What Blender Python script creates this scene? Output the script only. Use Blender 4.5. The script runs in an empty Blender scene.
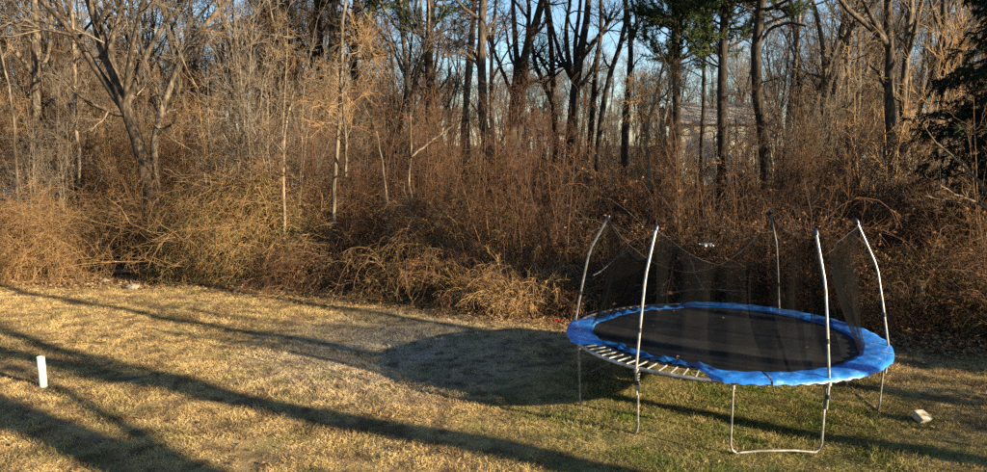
import bpy, math, random
import numpy as np
from math import radians, sin, cos, pi

random.seed(7)
rng = np.random.default_rng(7)
scene = bpy.context.scene
C = scene.collection

# ------------------------------------------------------------------ camera, sky, sun, exposure
CAM_H, PITCH, FPX = 3.6, radians(7.0), 745.0          # metres, radians, focal length in pixels of a 987 px wide frame
cam_d = bpy.data.cameras.new('camera')
cam_d.sensor_width = 36.0
cam_d.lens = FPX / 987.0 * 36.0
cam_d.clip_start, cam_d.clip_end = 0.05, 3000.0
cam = bpy.data.objects.new('camera', cam_d)
C.objects.link(cam)
cam.location = (0, 0, CAM_H)
cam.rotation_euler = (radians(90) - PITCH, 0, 0)
scene.camera = cam

SUN_H = np.array([0.859, -0.514])                     # horizontal direction towards the sun
SUN_EL = radians(14.5)
world = bpy.data.worlds.new('World')
scene.world = world
world.use_nodes = True
nt = world.node_tree
bg = nt.nodes['Background']
sky = nt.nodes.new('ShaderNodeTexSky')
sky.sky_type = 'NISHITA'
sky.sun_disc = False
sky.sun_elevation = SUN_EL
sky.sun_rotation = math.atan2(SUN_H[0], SUN_H[1])
sky.air_density, sky.dust_density, sky.ozone_density = 1.0, 0.25, 3.0
nt.links.new(sky.outputs['Color'], bg.inputs['Color'])
bg.inputs['Strength'].default_value = 0.058

sun_d = bpy.data.lights.new('sun', 'SUN')
sun_d.energy = 5.0
sun_d.angle = radians(0.6)
sun_d.color = (1.0, 0.83, 0.57)
sun = bpy.data.objects.new('sun', sun_d)
C.objects.link(sun)
from mathutils import Vector
sun.rotation_euler = Vector((SUN_H[0]*cos(SUN_EL), SUN_H[1]*cos(SUN_EL), sin(SUN_EL))).to_track_quat('Z', 'Y').to_euler()
sun.location = (20, -12, 10)

scene.view_settings.view_transform = 'Standard'
scene.view_settings.look = 'None'
scene.view_settings.gamma = 1.0
scene.view_settings.use_curve_mapping = False
scene.view_settings.exposure = 2.05
scene.render.engine = 'CYCLES'
scene.cycles.use_denoising = False
scene.cycles.max_bounces = 4
scene.cycles.diffuse_bounces = 1
scene.cycles.transparent_max_bounces = 16
scene.cycles.sample_clamp_indirect = 6.0

# ------------------------------------------------------------------ helpers
CP, SP = cos(PITCH), sin(PITCH)
def W(px, py, Y):
    """world point that lies Y metres in front of the viewer, in the direction of a pixel of the photograph"""
    a, b = (px - 493.5) / FPX, -(py - 236.0) / FPX
    d = np.array([a, CP + b*SP, -SP + b*CP])
    return np.array([0, 0, CAM_H]) + d * (Y / d[1])

def unit(v):
    return v / np.maximum(np.linalg.norm(v, axis=-1, keepdims=True), 1e-9)

class Geo:
    """collects polygons; build() links them as one mesh object"""
    def __init__(s):
        s.v, s.f, s.m, s.n = [], {3: [], 4: []}, {3: [], 4: []}, 0
        s.ng = []
    def add(s, verts, faces, mi=0):
        verts = np.asarray(verts, float).reshape(-1, 3)
        faces = np.asarray(faces, int)
        k = faces.shape[1]
        s.v.append(verts); s.f[k].append(faces + s.n); s.m[k].append(np.full(len(faces), mi)); s.n += len(verts)
    def tubes(s, P, R, k=3, mi=0, cap=False):
        P = np.asarray(P, float); R = np.asarray(R, float)
        if P.ndim == 2: P = P[None]; R = np.broadcast_to(R, P.shape[:2])
        N, M = P.shape[:2]
        if N == 0: return
        T = unit(np.gradient(P, axis=1))
        ref = np.zeros((N, 1, 3)); mt = np.abs(T.mean(1))
        ref[np.arange(N), 0, mt.argmin(1)] = 1
        n1 = unit(np.cross(T, np.broadcast_to(ref, T.shape))); n2 = np.cross(T, n1)
        a = np.arange(k) * 2*pi/k
        V = P[:, :, None] + R[:, :, None, None] * (np.cos(a)[None, None, :, None]*n1[:, :, None] + np.sin(a)[None, None, :, None]*n2[:, :, None])
        idx = np.arange(N*M*k).reshape(N, M, k)
        q = np.stack([idx[:, :-1], np.roll(idx, -1, 2)[:, :-1], np.roll(idx, -1, 2)[:, 1:], idx[:, 1:]], -1).reshape(-1, 4)
        s.add(V.reshape(-1, 3), q, mi)
        if cap:
            for e, o in ((0, -1), (M-1, 1)):
                c = V[:, e].reshape(-1, 3)
                ctr = P[:, e]
                vv = np.concatenate([c, ctr]); i = np.arange(N*k).reshape(N, k)
                t = np.stack([i, np.roll(i, -1, 1), np.broadcast_to((N*k + np.arange(N))[:, None], i.shape)], -1).reshape(-1, 3)
                s.add(vv, t if o > 0 else t[:, ::-1], mi)
    def merge(s, o, off=(0, 0, 0), sc=(1, 1, 1)):
        n0 = s.n
        s.v += [v*np.array(sc) + np.array(off) for v in o.v]
        for k in (3, 4):
            s.f[k] += [f + n0 for f in o.f[k]]; s.m[k] += o.m[k]
        s.n += o.n
        return s
    def box(s, lo, hi, mi=0, M=None):
        lo, hi = np.array(lo, float), np.array(hi, float)
        v = np.array([[x, y, z] for x in (0, 1) for y in (0, 1) for z in (0, 1)]) * (hi-lo) + lo
        if M is not None: v = v @ np.array(M).T
        s.add(v, [[0, 1, 3, 2], [4, 6, 7, 5], [0, 4, 5, 1], [2, 3, 7, 6], [0, 2, 6, 4], [1, 5, 7, 3]], mi)
    def leaves(s, pos, size, mi=0, flat=0.0, r=None, nrm=None, asp=0.6):
        """small folded leaf quads"""
        r = r or rng
        N = len(pos)
        if N == 0: return
        a = unit(r.normal(size=(N, 3))); a[:, 2] *= (1-flat); a = unit(a)
        nn = r.normal(size=(N, 3)); nn[:, 2] = np.abs(nn[:, 2]) + flat*4
        b = unit(np.cross(a, unit(nn)))
        sz = np.asarray(size) * r.uniform(.6, 1.3, N); sz = sz[:, None]
        up = np.cross(a, b)
        up *= np.sign(up[:, 2:3] + 1e-9)
        v = np.stack([pos - a*sz*.5, pos + b*sz*asp*.5 + up*sz*.15, pos + a*sz*.5, pos - b*sz*asp*.5 + up*sz*.15], 1)
        i = np.arange(N*4).reshape(N, 4)
        s.add(v.reshape(-1, 3), np.concatenate([i[:, [0, 1, 2]], i[:, [0, 2, 3]]]), mi)
    def blades(s, base, d, width, mi=0, bend=0.3, r=None):
        """thin grass blades / needles: two triangles each"""
        r = r or rng
        N = len(base)
        side = unit(np.cross(d, r.normal(size=(N, 3)))) * np.asarray(width).reshape(-1, 1)
        L = np.linalg.norm(d, axis=1, keepdims=True)
        dr = r.normal(size=(N, 3)) * L * bend; dr[:, 2] = -np.abs(dr[:, 2])*.7
        mid = base + d*.55 + dr*.12; tip = base + d + dr*.6
        v = np.stack([base - side, base + side, mid + side*.8, mid - side*.8, tip], 1)
        i = np.arange(N*5).reshape(N, 5)
        s.add(v.reshape(-1, 3), i[:, [0, 1, 2, 3]], mi)
        j = i[:, [3, 2, 4]]
        s.f[3].append(j + s.n - N*5); s.m[3].append(np.full(N, mi))
    def mesh(s, name, mats, smooth=True):
        me = bpy.data.meshes.new(name)
        v = np.concatenate(s.v) if s.v else np.zeros((0, 3))
        fs, ls, ms = [], [], []
        for k in (3, 4):
            if s.f[k]:
                f = np.concatenate(s.f[k]); fs.append(f.reshape(-1)); ls.append(np.full(len(f), k)); ms.append(np.concatenate(s.m[k]))
        loops = np.concatenate(fs); tot = np.concatenate(ls); mi = np.concatenate(ms)
        me.vertices.add(len(v)); me.vertices.foreach_set('co', v.reshape(-1).astype(np.float32))
        me.loops.add(len(loops)); me.loops.foreach_set('vertex_index', loops.astype(np.int32))
        me.polygons.add(len(tot))
        me.polygons.foreach_set('loop_start', np.concatenate([[0], np.cumsum(tot)[:-1]]).astype(np.int32))
        me.polygons.foreach_set('material_index', mi.astype(np.int32))
        me.polygons.foreach_set('use_smooth', np.full(len(tot), smooth))
        for m in (mats if isinstance(mats, (list, tuple)) else [mats]): me.materials.append(m)
        me.update(calc_edges=True)
        return me
    def build(s, name, mats, parent=None, smooth=True, link=True):
        o = bpy.data.objects.new(name, s.mesh(name, mats, smooth))
        if link: C.objects.link(o)
        if parent is not None: o.parent = parent
        return o

def thing(name, label, cat, loc=(0, 0, 0), group=None):
    o = bpy.data.objects.new(name, None); C.objects.link(o)
    o.empty_display_size = 0.2
    o.location = loc; o['label'] = label; o['category'] = cat
    if group: o['group'] = group
    return o
def tag(o, label=None, cat=None, group=None, kind=None):
    for k, v in (('label', label), ('category', cat), ('group', group), ('kind', kind)):
        if v: o[k] = v
    return o

# ------------------------------------------------------------------ materials
def mat(name, cols, scale=4.0, rough=0.85, space='Object', rnd=0.0, bump=0.0, bscale=None, spec=0.2, detail=6, stretch=None, sss=0, metal=0.0, pos=None, transl=0.0):
    m = bpy.data.materials.new(name); m.use_nodes = True
    n, l = m.node_tree.nodes, m.node_tree.links
    b = n['Principled BSDF']
    b.inputs['Roughness'].default_value = rough
    b.inputs['Specular IOR Level'].default_value = spec
    b.inputs['Metallic'].default_value = metal
    if space == 'World':
        g = n.new('ShaderNodeNewGeometry'); co = g.outputs['Position']
    else:
        g = n.new('ShaderNodeTexCoord'); co = g.outputs['Object']
    if stretch:
        mp = n.new('ShaderNodeMapping'); mp.inputs['Scale'].default_value = stretch
        l.new(co, mp.inputs['Vector']); co = mp.outputs['Vector']
    tx = n.new('ShaderNodeTexNoise'); tx.inputs['Scale'].default_value = scale; tx.inputs['Detail'].default_value = detail
    l.new(co, tx.inputs['Vector'])
    fac = tx.outputs['Fac']
    if rnd > 0:
        oi = n.new('ShaderNodeObjectInfo')
        mx = n.new('ShaderNodeMix'); mx.data_type = 'FLOAT'; mx.inputs['Factor'].default_value = rnd
        st = n.new('ShaderNodeMapRange'); st.inputs['From Min'].default_value = .3; st.inputs['From Max'].default_value = .7
        l.new(fac, st.inputs['Value']); l.new(st.outputs['Result'], mx.inputs[2]); l.new(oi.outputs['Random'], mx.inputs[3]); fac = mx.outputs[0]
        lo, hi = 0.0, 1.0
    else:
        lo, hi = 0.3, 0.7
    rp = n.new('ShaderNodeValToRGB')
    k = len(cols)
    while len(rp.color_ramp.elements) < k: rp.color_ramp.elements.new(0.5)
    for i, c in enumerate(cols):
        e = rp.color_ramp.elements[i]
        e.position = (pos[i] if pos else lo + (hi-lo)*i/max(1, k-1)); e.color = (*c, 1)
    l.new(fac, rp.inputs['Fac']); l.new(rp.outputs['Color'], b.inputs['Base Color'])
    if bump:
        t2 = n.new('ShaderNodeTexNoise'); t2.inputs['Scale'].default_value = bscale or scale*4; t2.inputs['Detail'].default_value = 5
        l.new(co, t2.inputs['Vector'])
        bp = n.new('ShaderNodeBump'); bp.inputs['Strength'].default_value = bump; bp.inputs['Distance'].default_value = 0.02
        l.new(t2.outputs['Fac'], bp.inputs['Height']); l.new(bp.outputs['Normal'], b.inputs['Normal'])
    if transl > 0:
        out = n['Material Output']
        tr = n.new('ShaderNodeBsdfTranslucent'); ms = n.new('ShaderNodeMixShader'); ms.inputs[0].default_value = transl
        l.new(rp.outputs['Color'], tr.inputs['Color']); l.new(b.outputs[0], ms.inputs[1]); l.new(tr.outputs[0], ms.inputs[2]); l.new(ms.outputs[0], out.inputs['Surface'])
    return m

M = {}
M['bark_dark'] = mat('bark_dark', [(.014, .011, .009), (.033, .025, .018), (.075, .055, .039)], 16, stretch=(1, 1, .22), bump=1.0, bscale=22)
M['bark_grey'] = mat('bark_grey', [(.030, .023, .016), (.085, .066, .045), (.18, .14, .095)], 13, stretch=(1, 1, .25), bump=1.0, bscale=20)
M['bark_pale'] = mat('bark_pale', [(.07, .05, .032), (.17, .125, .08), (.30, .235, .155)], 11, stretch=(1, 1, .35), bump=.7, bscale=20)
M['bark_mid'] = mat('bark_mid', [(.015, .011, .008), (.042, .031, .021), (.115, .085, .056)], 15, stretch=(1, 1, .25), bump=1.0, bscale=20)
M['bark_pine'] = mat('bark_pine', [(.010, .008, .006), (.026, .019, .013), (.065, .044, .029)], 14, stretch=(1, 1, .35), bump=1.0, bscale=18)
M['twig_brown'] = mat('twig_brown', [(.036, .020, .011), (.098, .055, .027), (.235, .138, .066)], 9, rnd=.45)
M['twig_dark'] = mat('twig_dark', [(.022, .015, .011), (.050, .033, .022), (.10, .066, .042)], 9, rnd=.45)
M['twig_gold'] = mat('twig_gold', [(.10, .056, .024), (.23, .135, .058), (.40, .255, .118)], 9, rnd=.45)
M['twig_red'] = mat('twig_red', [(.032, .017, .010), (.082, .041, .022), (.175, .088, .043)], 9, rnd=.45)
M['twig_grey'] = mat('twig_grey', [(.050, .038, .027), (.125, .097, .068), (.25, .20, .145)], 9, rnd=.45)
M['leaf_brown'] = mat('leaf_brown', [(.07, .030, .013), (.17, .078, .030), (.30, .155, .062)], 6, rnd=.4, transl=.25)
M['leaf_olive'] = mat('leaf_olive', [(.032, .040, .010), (.075, .078, .021), (.14, .115, .036)], 5, rnd=.4, transl=.25)
M['leaf_litter'] = mat('leaf_litter', [(.09, .045, .022), (.22, .125, .06), (.45, .30, .16)], 11, space='World', transl=.15)
M['needle'] = mat('needle', [(.018, .028, .009), (.042, .06, .018), (.085, .10, .03)], 1.5, transl=.2)
M['needle_dark'] = mat('needle_dark', [(.006, .011, .006), (.014, .024, .011), (.026, .038, .016)], 1.5, transl=.1)
M['straw'] = mat('straw', [(.30, .18, .07), (.42, .27, .11), (.55, .38, .18)], 5, transl=.2)

def grass_material(name, blade=True):
    """dry lawn: straw and tan with thin green patches, greener where the lawn is damp round the trampoline"""
    m = bpy.data.materials.new(name); m.use_nodes = True
    n, l = m.node_tree.nodes, m.node_tree.links
    b = n['Principled BSDF']; b.inputs['Roughness'].default_value = .8; b.inputs['Specular IOR Level'].default_value = .15
    g = n.new('ShaderNodeNewGeometry'); P = g.outputs['Position']
    def noise(s, d=4, off=0.0):
        mp = n.new('ShaderNodeMapping'); mp.inputs['Location'].default_value = (off, off*.7, off*.3)
        l.new(P, mp.inputs['Vector'])
        t = n.new('ShaderNodeTexNoise'); t.inputs['Scale'].default_value = s; t.inputs['Detail'].default_value = d
        l.new(mp.outputs['Vector'], t.inputs['Vector']); return t.outputs['Fac']
    def ramp(f, cols, ps):
        r = n.new('ShaderNodeValToRGB')
        while len(r.color_ramp.elements) < len(cols): r.color_ramp.elements.new(.5)
        for e, c, p in zip(r.color_ramp.elements, cols, ps): e.position = p; e.color = (*c, 1) if len(c) == 3 else c
        l.new(f, r.inputs['Fac']); return r.outputs['Color']
    def mix(f, a, c):
        x = n.new('ShaderNodeMix'); x.data_type = 'RGBA'
        if isinstance(f, float): x.inputs['Factor'].default_value = f
        else: l.new(f, x.inputs['Factor'])
        l.new(a, x.inputs[6]); l.new(c, x.inputs[7]); return x.outputs[2]
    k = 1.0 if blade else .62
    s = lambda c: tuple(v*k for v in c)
    fine = ramp(noise(38 if blade else 60, 3), [s((.26, .168, .066)), s((.47, .33, .14)), s((.66, .50, .245))], [.33, .5, .68])
    brown = ramp(noise(55, 3, 3.), [s((.12, .072, .036)), s((.23, .15, .075)), s((.36, .25, .13))], [.33, .5, .68])
    green = ramp(noise(30, 3, 7.), [s((.05, .075, .016)), s((.11, .14, .030)), s((.24, .23, .065))], [.33, .52, .7])
    bm = ramp(noise(2.1, 7, 11.), [(0, 0, 0), (1, 1, 1)], [.45, .60])
    gm = ramp(noise(1.7, 6, 23.), [(0, 0, 0), (1, 1, 1)], [.50, .66])
    # damp patch under and in front of the trampoline
    sb = n.new('ShaderNodeVectorMath'); sb.operation = 'SUBTRACT'; sb.inputs[1].default_value = (3.1, 9.3, 0); l.new(P, sb.inputs[0])
    ln = n.new('ShaderNodeVectorMath'); ln.operation = 'LENGTH'; l.new(sb.outputs['Vector'], ln.inputs[0])
    mr = n.new('ShaderNodeMapRange'); mr.inputs['From Min'].default_value = 1.6; mr.inputs['From Max'].default_value = 3.7; mr.inputs['To Min'].default_value = 1; mr.inputs['To Max'].default_value = 0
    l.new(ln.outputs['Value'], mr.inputs['Value'])
    ad = n.new('ShaderNodeMath'); ad.operation = 'MULTIPLY_ADD'; l.new(mr.outputs['Result'], ad.inputs[0]); l.new(noise(2.5, 4, 31.), ad.inputs[1])
    sc = n.new('ShaderNodeMath'); sc.operation = 'MULTIPLY'; sc.inputs[1].default_value = .28; l.new(gm, sc.inputs[0]); l.new(sc.outputs[0], ad.inputs[2])
    md = n.new('ShaderNodeMath'); md.operation = 'MULTIPLY'; md.inputs[1].default_value = 1.2; md.use_clamp = True; l.new(ad.outputs[0], md.inputs[0])
    c = mix(bm, fine, brown)
    s2 = n.new('ShaderNodeVectorMath'); s2.operation = 'SUBTRACT'; s2.inputs[1].default_value = (-1.6, 13.0, 0); l.new(P, s2.inputs[0])
    l2 = n.new('ShaderNodeVectorMath'); l2.operation = 'LENGTH'; l.new(s2.outputs['Vector'], l2.inputs[0])
    m2 = n.new('ShaderNodeMapRange'); m2.inputs['From Min'].default_value = .6; m2.inputs['From Max'].default_value = 3.4; m2.inputs['To Min'].default_value = 1.5; m2.inputs['To Max'].default_value = 0
    l.new(l2.outputs['Value'], m2.inputs['Value'])
    pm = n.new('ShaderNodeMath'); pm.operation = 'MULTIPLY'; pm.use_clamp = True; l.new(m2.outputs['Result'], pm.inputs[0]); l.new(noise(3.3, 5, 41.), pm.inputs[1])
    bleach = ramp(noise(42, 3, 5.), [s((.27, .22, .16)), s((.45, .39, .30)), s((.62, .56, .46))], [.33, .5, .68])
    soil = ramp(noise(50, 3, 15.), [s((.060, .038, .022)), s((.12, .078, .045)), s((.20, .135, .08))], [.33, .5, .68])
    c = mix(pm.outputs[0], c, bleach)
    c = mix(ramp(noise(4.2, 8, 57.), [(0, 0, 0), (.8, .8, .8)], [.51, .64]), c, soil)
    c = mix(md.outputs[0], c, green)
    l.new(c, b.inputs['Base Color'])
    if blade:
        tr = n.new('ShaderNodeBsdfTranslucent'); ms = n.new('ShaderNodeMixShader'); ms.inputs[0].default_value = .25
        l.new(c, tr.inputs['Color']); l.new(b.outputs[0], ms.inputs[1]); l.new(tr.outputs[0], ms.inputs[2]); l.new(ms.outputs[0], n['Material Output'].inputs['Surface'])
    else:
        bp = n.new('ShaderNodeBump'); bp.inputs['Strength'].default_value = .7; bp.inputs['Distance'].default_value = .03
        l.new(noise(45, 5, 2.), bp.inputs['Height']); l.new(bp.outputs['Normal'], b.inputs['Normal'])
    return m
M['grass_blade'] = grass_material('grass_blade', True)
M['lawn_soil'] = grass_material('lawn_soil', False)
M['wood_floor'] = mat('wood_floor', [(.05, .03, .018), (.11, .065, .036), (.19, .115, .06)], 5, space='World', bump=.8, bscale=25)

# ------------------------------------------------------------------ the ground
EDGE = np.array([(-40, 19.5), (-14, 18.6), (-12.2, 19.6), (-10.6, 20.7), (-8.6, 19.9), (-6.6, 18.6), (-5.5, 18.1), (-3.6, 17.5), (-2.15, 16.9), (.14, 15.6), (2.1, 14.8), (4.7, 14.0), (7.35, 13.2), (8.5, 12.6), (12, 10.8), (16, 8.0), (40, -4)])
def edge_y(x): return np.interp(x, EDGE[:, 0], EDGE[:, 1])
def gz(x, y):
    x, y = np.asarray(x, float), np.asarray(y, float)
    near = np.clip(1.6 - np.abs(y-12)/30, 0, 1)
    z = .025*np.sin(x*.9+1.3)*np.cos(y*.7) + .015*np.sin(x*2.3+y*1.7) + .012*np.sin(y*3.1-x*1.1)
    back = np.clip((y - edge_y(x))/1.2, 0, 1)
    z = z*near + back*(.10 + .05*np.sin(x*1.9+y))
    return z + np.clip((y-40)/60, 0, 1)**1.5*1.2
def axis(lo, mid0, mid1, hi, fine, growth=1.25):
    a = list(np.arange(mid0, mid1+1e-6, fine)); st = fine
    while a[-1] < hi: st *= growth; a.append(a[-1]+st)
    st = fine
    while a[0] > lo: st *= growth; a.insert(0, a[0]-st)
    return np.array(a)
gx, gy = axis(-700, -16, 12, 700, .2), axis(-200, 4, 23, 1500, .2)
X, Y = np.meshgrid(gx, gy, indexing='ij')
g = Geo()
i = np.arange(X.size).reshape(X.shape)
quads = np.stack([i[:-1, :-1], i[1:, :-1], i[1:, 1:], i[:-1, 1:]], -1).reshape(-1, 4)
qc = np.stack([X, Y], -1).reshape(-1, 2)[quads].mean(1)
wood = qc[:, 1] > edge_y(qc[:, 0]) + .25*np.sin(qc[:, 0]*3.1) - .1
V = np.stack([X, Y, gz(X, Y)], -1).reshape(-1, 3)
g.add(V, quads[~wood], 0)
nv = g.n
g.f[4].append(quads[wood]); g.m[4].append(np.full(wood.sum(), 1))
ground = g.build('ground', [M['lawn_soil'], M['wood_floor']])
tag(ground, 'dry winter lawn running back into the leaf-covered wood floor', kind='structure')

# ------------------------------------------------------------------ geometry-node scatter for what nobody could count
def scatter(name, pts, rot, scl, idx, sources, label):
    me = bpy.data.meshes.new(name)
    me.vertices.add(len(pts)); me.vertices.foreach_set('co', np.asarray(pts, np.float32).reshape(-1))
    a = me.attributes.new('rot', 'FLOAT_VECTOR', 'POINT'); a.data.foreach_set('vector', np.asarray(rot, np.float32).reshape(-1))
    a = me.attributes.new('scl', 'FLOAT_VECTOR', 'POINT'); a.data.foreach_set('vector', np.asarray(scl, np.float32).reshape(-1))
    a = me.attributes.new('pick', 'INT', 'POINT'); a.data.foreach_set('value', np.asarray(idx, np.int32))
    o = bpy.data.objects.new(name, me); C.objects.link(o)
    col = bpy.data.collections.new(name + '_sources')
    for k, s in enumerate(sources):
        s.name = '%02d_%s' % (k, s.name)
        col.objects.link(s)
    ng = bpy.data.node_groups.new(name, 'GeometryNodeTree')
    ng.interface.new_socket('Geometry', in_out='INPUT', socket_type='NodeSocketGeometry')
    ng.interface.new_socket('Geometry', in_out='OUTPUT', socket_type='NodeSocketGeometry')
    N, L = ng.nodes, ng.links
    gi, go = N.new('NodeGroupInput'), N.new('NodeGroupOutput')
    ci = N.new('GeometryNodeCollectionInfo'); ci.inputs['Collection'].default_value = col
    ci.inputs['Separate Children'].default_value = True; ci.inputs['Reset Children'].default_value = True
    ip = N.new('GeometryNodeInstanceOnPoints'); ip.inputs['Pick Instance'].default_value = True
    def attr(nm, t):
        x = N.new('GeometryNodeInputNamedAttribute'); x.data_type = t; x.inputs['Name'].default_value = nm; return x.outputs['Attribute']
    er = N.new('FunctionNodeEulerToRotation')
    L.new(attr('rot', 'FLOAT_VECTOR'), er.inputs[0])
    L.new(gi.outputs[0], ip.inputs['Points']); L.new(ci.outputs[0], ip.inputs['Instance'])
    L.new(attr('pick', 'INT'), ip.inputs['Instance Index']); L.new(er.outputs[0], ip.inputs['Rotation']); L.new(attr('scl', 'FLOAT_VECTOR'), ip.inputs['Scale'])
    L.new(ip.outputs[0], go.inputs[0])
    md = o.modifiers.new('scatter', 'NODES'); md.node_group = ng
    tag(o, label, kind='stuff')
    return o

# ------------------------------------------------------------------ growing branches
def sample(P, R, t):
    """position, tangent, radius on polylines P (N,M,3) at t (N,)"""
    Mn = P.shape[1]; u = t*(Mn-1); i = np.minimum(u.astype(int), Mn-2); f = (u-i)[:, None]; n = np.arange(len(P))
    a, b = P[n, i], P[n, i+1]
    return a+(b-a)*f, unit(b-a), R[n, i]+(R[n, i+1]-R[n, i])*f[:, 0]
def walk(p, d, L, npts, curl, up, r, grav=0.0):
    """random-walk polylines from points p in directions d with lengths L"""
    N = len(p); out = np.zeros((N, npts, 3)); out[:, 0] = p; d = d.copy(); st = (np.asarray(L)/(npts-1)).reshape(-1, 1)
    up3 = np.array([0, 0, 1.0])
    for k in range(1, npts):
        d = unit(d + r.normal(size=(N, 3))*curl + up3*(up - grav*k/npts))
        out[:, k] = out[:, k-1] + d*st
    return out
def branch(P, R, n, t0, t1, L, ang, npts, curl, up, r, ratio=.55, rmin=.004, tip=.35, fall=.5, grav=0.0):
    """n children on each polyline"""
    N = len(P)
    if N == 0: return np.zeros((0, npts, 3)), np.zeros((0, npts))
    k = np.repeat(np.arange(N), n); t = r.uniform(t0, t1, len(k))
    p, T, rad = sample(P[k], R[k], t)
    perp = unit(np.cross(T, r.normal(size=T.shape)))
    a = r.uniform(ang[0], ang[1], len(k))[:, None]
    d = unit(T*np.cos(a) + perp*np.sin(a))
    ln = L*r.uniform(.55, 1.25, len(k))*(1 - fall*(t-t0)/max(1e-6, t1-t0))
    Q = walk(p, d, ln, npts, curl, up, r, grav)
    r0 = np.maximum(rad*ratio*r.uniform(.7, 1.1, len(k)), rmin)
    RR = r0[:, None]*np.linspace(1, tip, npts)[None]
    return Q, np.maximum(RR, rmin*.7)

def crown_levels(gt, gc, P, R, r, dens=1.0, L1=2.2, levels=3, t0=.25, up=.05, twig=.005, L2=1.1, L3=.55, n1=7, n2=6, n3=5):
    """limbs into gt, finer branches and twigs into gc"""
    A, RA = branch(P, R, max(1, int(n1*dens)), t0, 1, L1, (.5, 1.2), 7, .22, up, r, ratio=.5, rmin=.012)
    gt.tubes(A, RA, 4)
    B, RB = branch(A, RA, n2, .15, 1, L2, (.4, 1.1), 5, .22, up*.6, r, ratio=.55, rmin=.007)
    gc.tubes(B, RB, 3)
    if levels > 2:
        D, RD = branch(B, RB, n3, .1, 1, L3, (.4, 1.1), 4, .22, up*.4, r, ratio=.6, rmin=twig)
        gc.tubes(D, RD, 3)

def make_bare_tree(seed, h=14., r0=.2, lean=.05, n=5, dens=1., fine=1.0, twig=.006):
    """generic bare tree at the origin -> (trunk Geo, crown Geo)"""
    r = np.random.default_rng(seed); gt, gc = Geo(), Geo()
    P = walk(np.zeros((1, 3)), unit(np.array([[r.normal()*lean, r.normal()*lean, 1.]])), [h], 12, .06, .05, r)
    P[:, 0, 2] -= .3
    R = (r0*np.linspace(1, .18, 12))[None]; R[:, 0] *= 1.35
    gt.tubes(P, R, 7)
    A, RA = branch(P, R, n, .25, .85, h*.42, (.3, .75), 9, .10, .10, r, ratio=.6, rmin=.03, fall=.45)
    gt.tubes(A, RA, 5)
    allP = np.concatenate([A]); allR = np.concatenate([RA])
    crown_levels(gt, gc, allP, allR, r, dens, L1=h*.15, t0=.2, twig=twig, L2=h*.085, L3=h*.045, n3=max(2, int(5*fine)))
    B, RB = branch(P, R, 8, .35, 1, h*.14, (.5, 1.2), 6, .15, .08, r, ratio=.35, rmin=.014)
    gt.tubes(B, RB, 4)
    crown_levels(gc, gc, B, RB, r, .6, L1=h*.08, levels=2, twig=twig, L2=h*.05)
    return gt, gc

def photo_tree(name, label, D, stems, bark, twigs, seed, cat='tree', group=None, ext=6.0, dens=1.0, fine=1.0, L1=1.8, t0=.3, n1=7, levels=3, crownfn=None, base=True):
    """a tree whose main stems are traced as directions and stand at D metres; every limb gets its own depth"""
    r = np.random.default_rng(seed); gt, gc = Geo(), Geo()
    ss, allP, allR = [], [], []
    root = None
    for si, (pts, w0, w1) in enumerate(stems):
        drift = 0 if si == 0 else r.choice([-1, 1])*r.uniform(.25, .6)
        pts3 = []
        for k, (x, y) in enumerate(pts):
            u = k/max(1, len(pts)-1)
            L = len(pts)
            pts3.append(W(x, y, D + drift*u*2.2 + r.normal()*.06*k))
        pts3 = np.array(pts3)
        if si == 0 and base:
            b = pts3[0].copy(); b[2] = gz(b[0], b[1]) - .15; b[:2] += r.normal(size=2)*.05
            if pts3[0][2] - b[2] > .3: pts3 = np.concatenate([[b], pts3])
            root = b
        px = D/FPX
        rad = np.linspace(w0, w1, len(pts3))*px*.5
        if pts[-1][1] <= 8 and ext > 0:
            d = unit(pts3[-1]-pts3[-2]); d = unit(d*np.array([.8, .8, 1]) + [0, 0, .5])
            e = walk(pts3[-1:], d[None], [ext*r.uniform(.7, 1.2)], 6, .1, .1, r)[0][1:]
            pts3 = np.concatenate([pts3, e]); rad = np.concatenate([rad, rad[-1]*np.linspace(.85, .3, 5)])
        # resample smoothly
        s = np.concatenate([[0], np.cumsum(np.linalg.norm(np.diff(pts3, axis=0), axis=1))]); n = 16
        q = np.linspace(0, s[-1], n)
        P = np.stack([np.interp(q, s, pts3[:, a]) for a in range(3)], 1)
        P[1:-1] = P[1:-1]*.5 + (P[:-2]+P[2:])*.25
        P[1:-1] += r.normal(size=(n-2, 3))*.018*np.array([1, 1, .3])
        Rr = np.interp(q, s, rad)
        if si == 0: Rr = Rr*(1 + .45*np.exp(-q/.35))
        allP.append(P); allR.append(Rr)
    root = allP[0][0] if root is None else root
    loc = np.array([root[0], root[1], gz(root[0], root[1])])
    for P, Rr in zip(allP, allR): gt.tubes((P-loc)[None], Rr[None], 8)
    AP, AR = np.stack(allP)-loc, np.stack(allR)
    if crownfn: crownfn(gt, gc, AP, AR, r)
    else: crown_levels(gt, gc, AP, AR, r, dens, L1=L1, t0=t0, n1=n1, levels=levels, L2=L1*.55, L3=L1*.3, n3=max(2, int(5*fine)))
    t = thing(name, label, cat, loc, group)
    gt.build('trunk', M[bark], t)
    if gc.n: gc.build('crown', twigs if not isinstance(twigs, str) else M[twigs], t)
    return t

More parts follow.
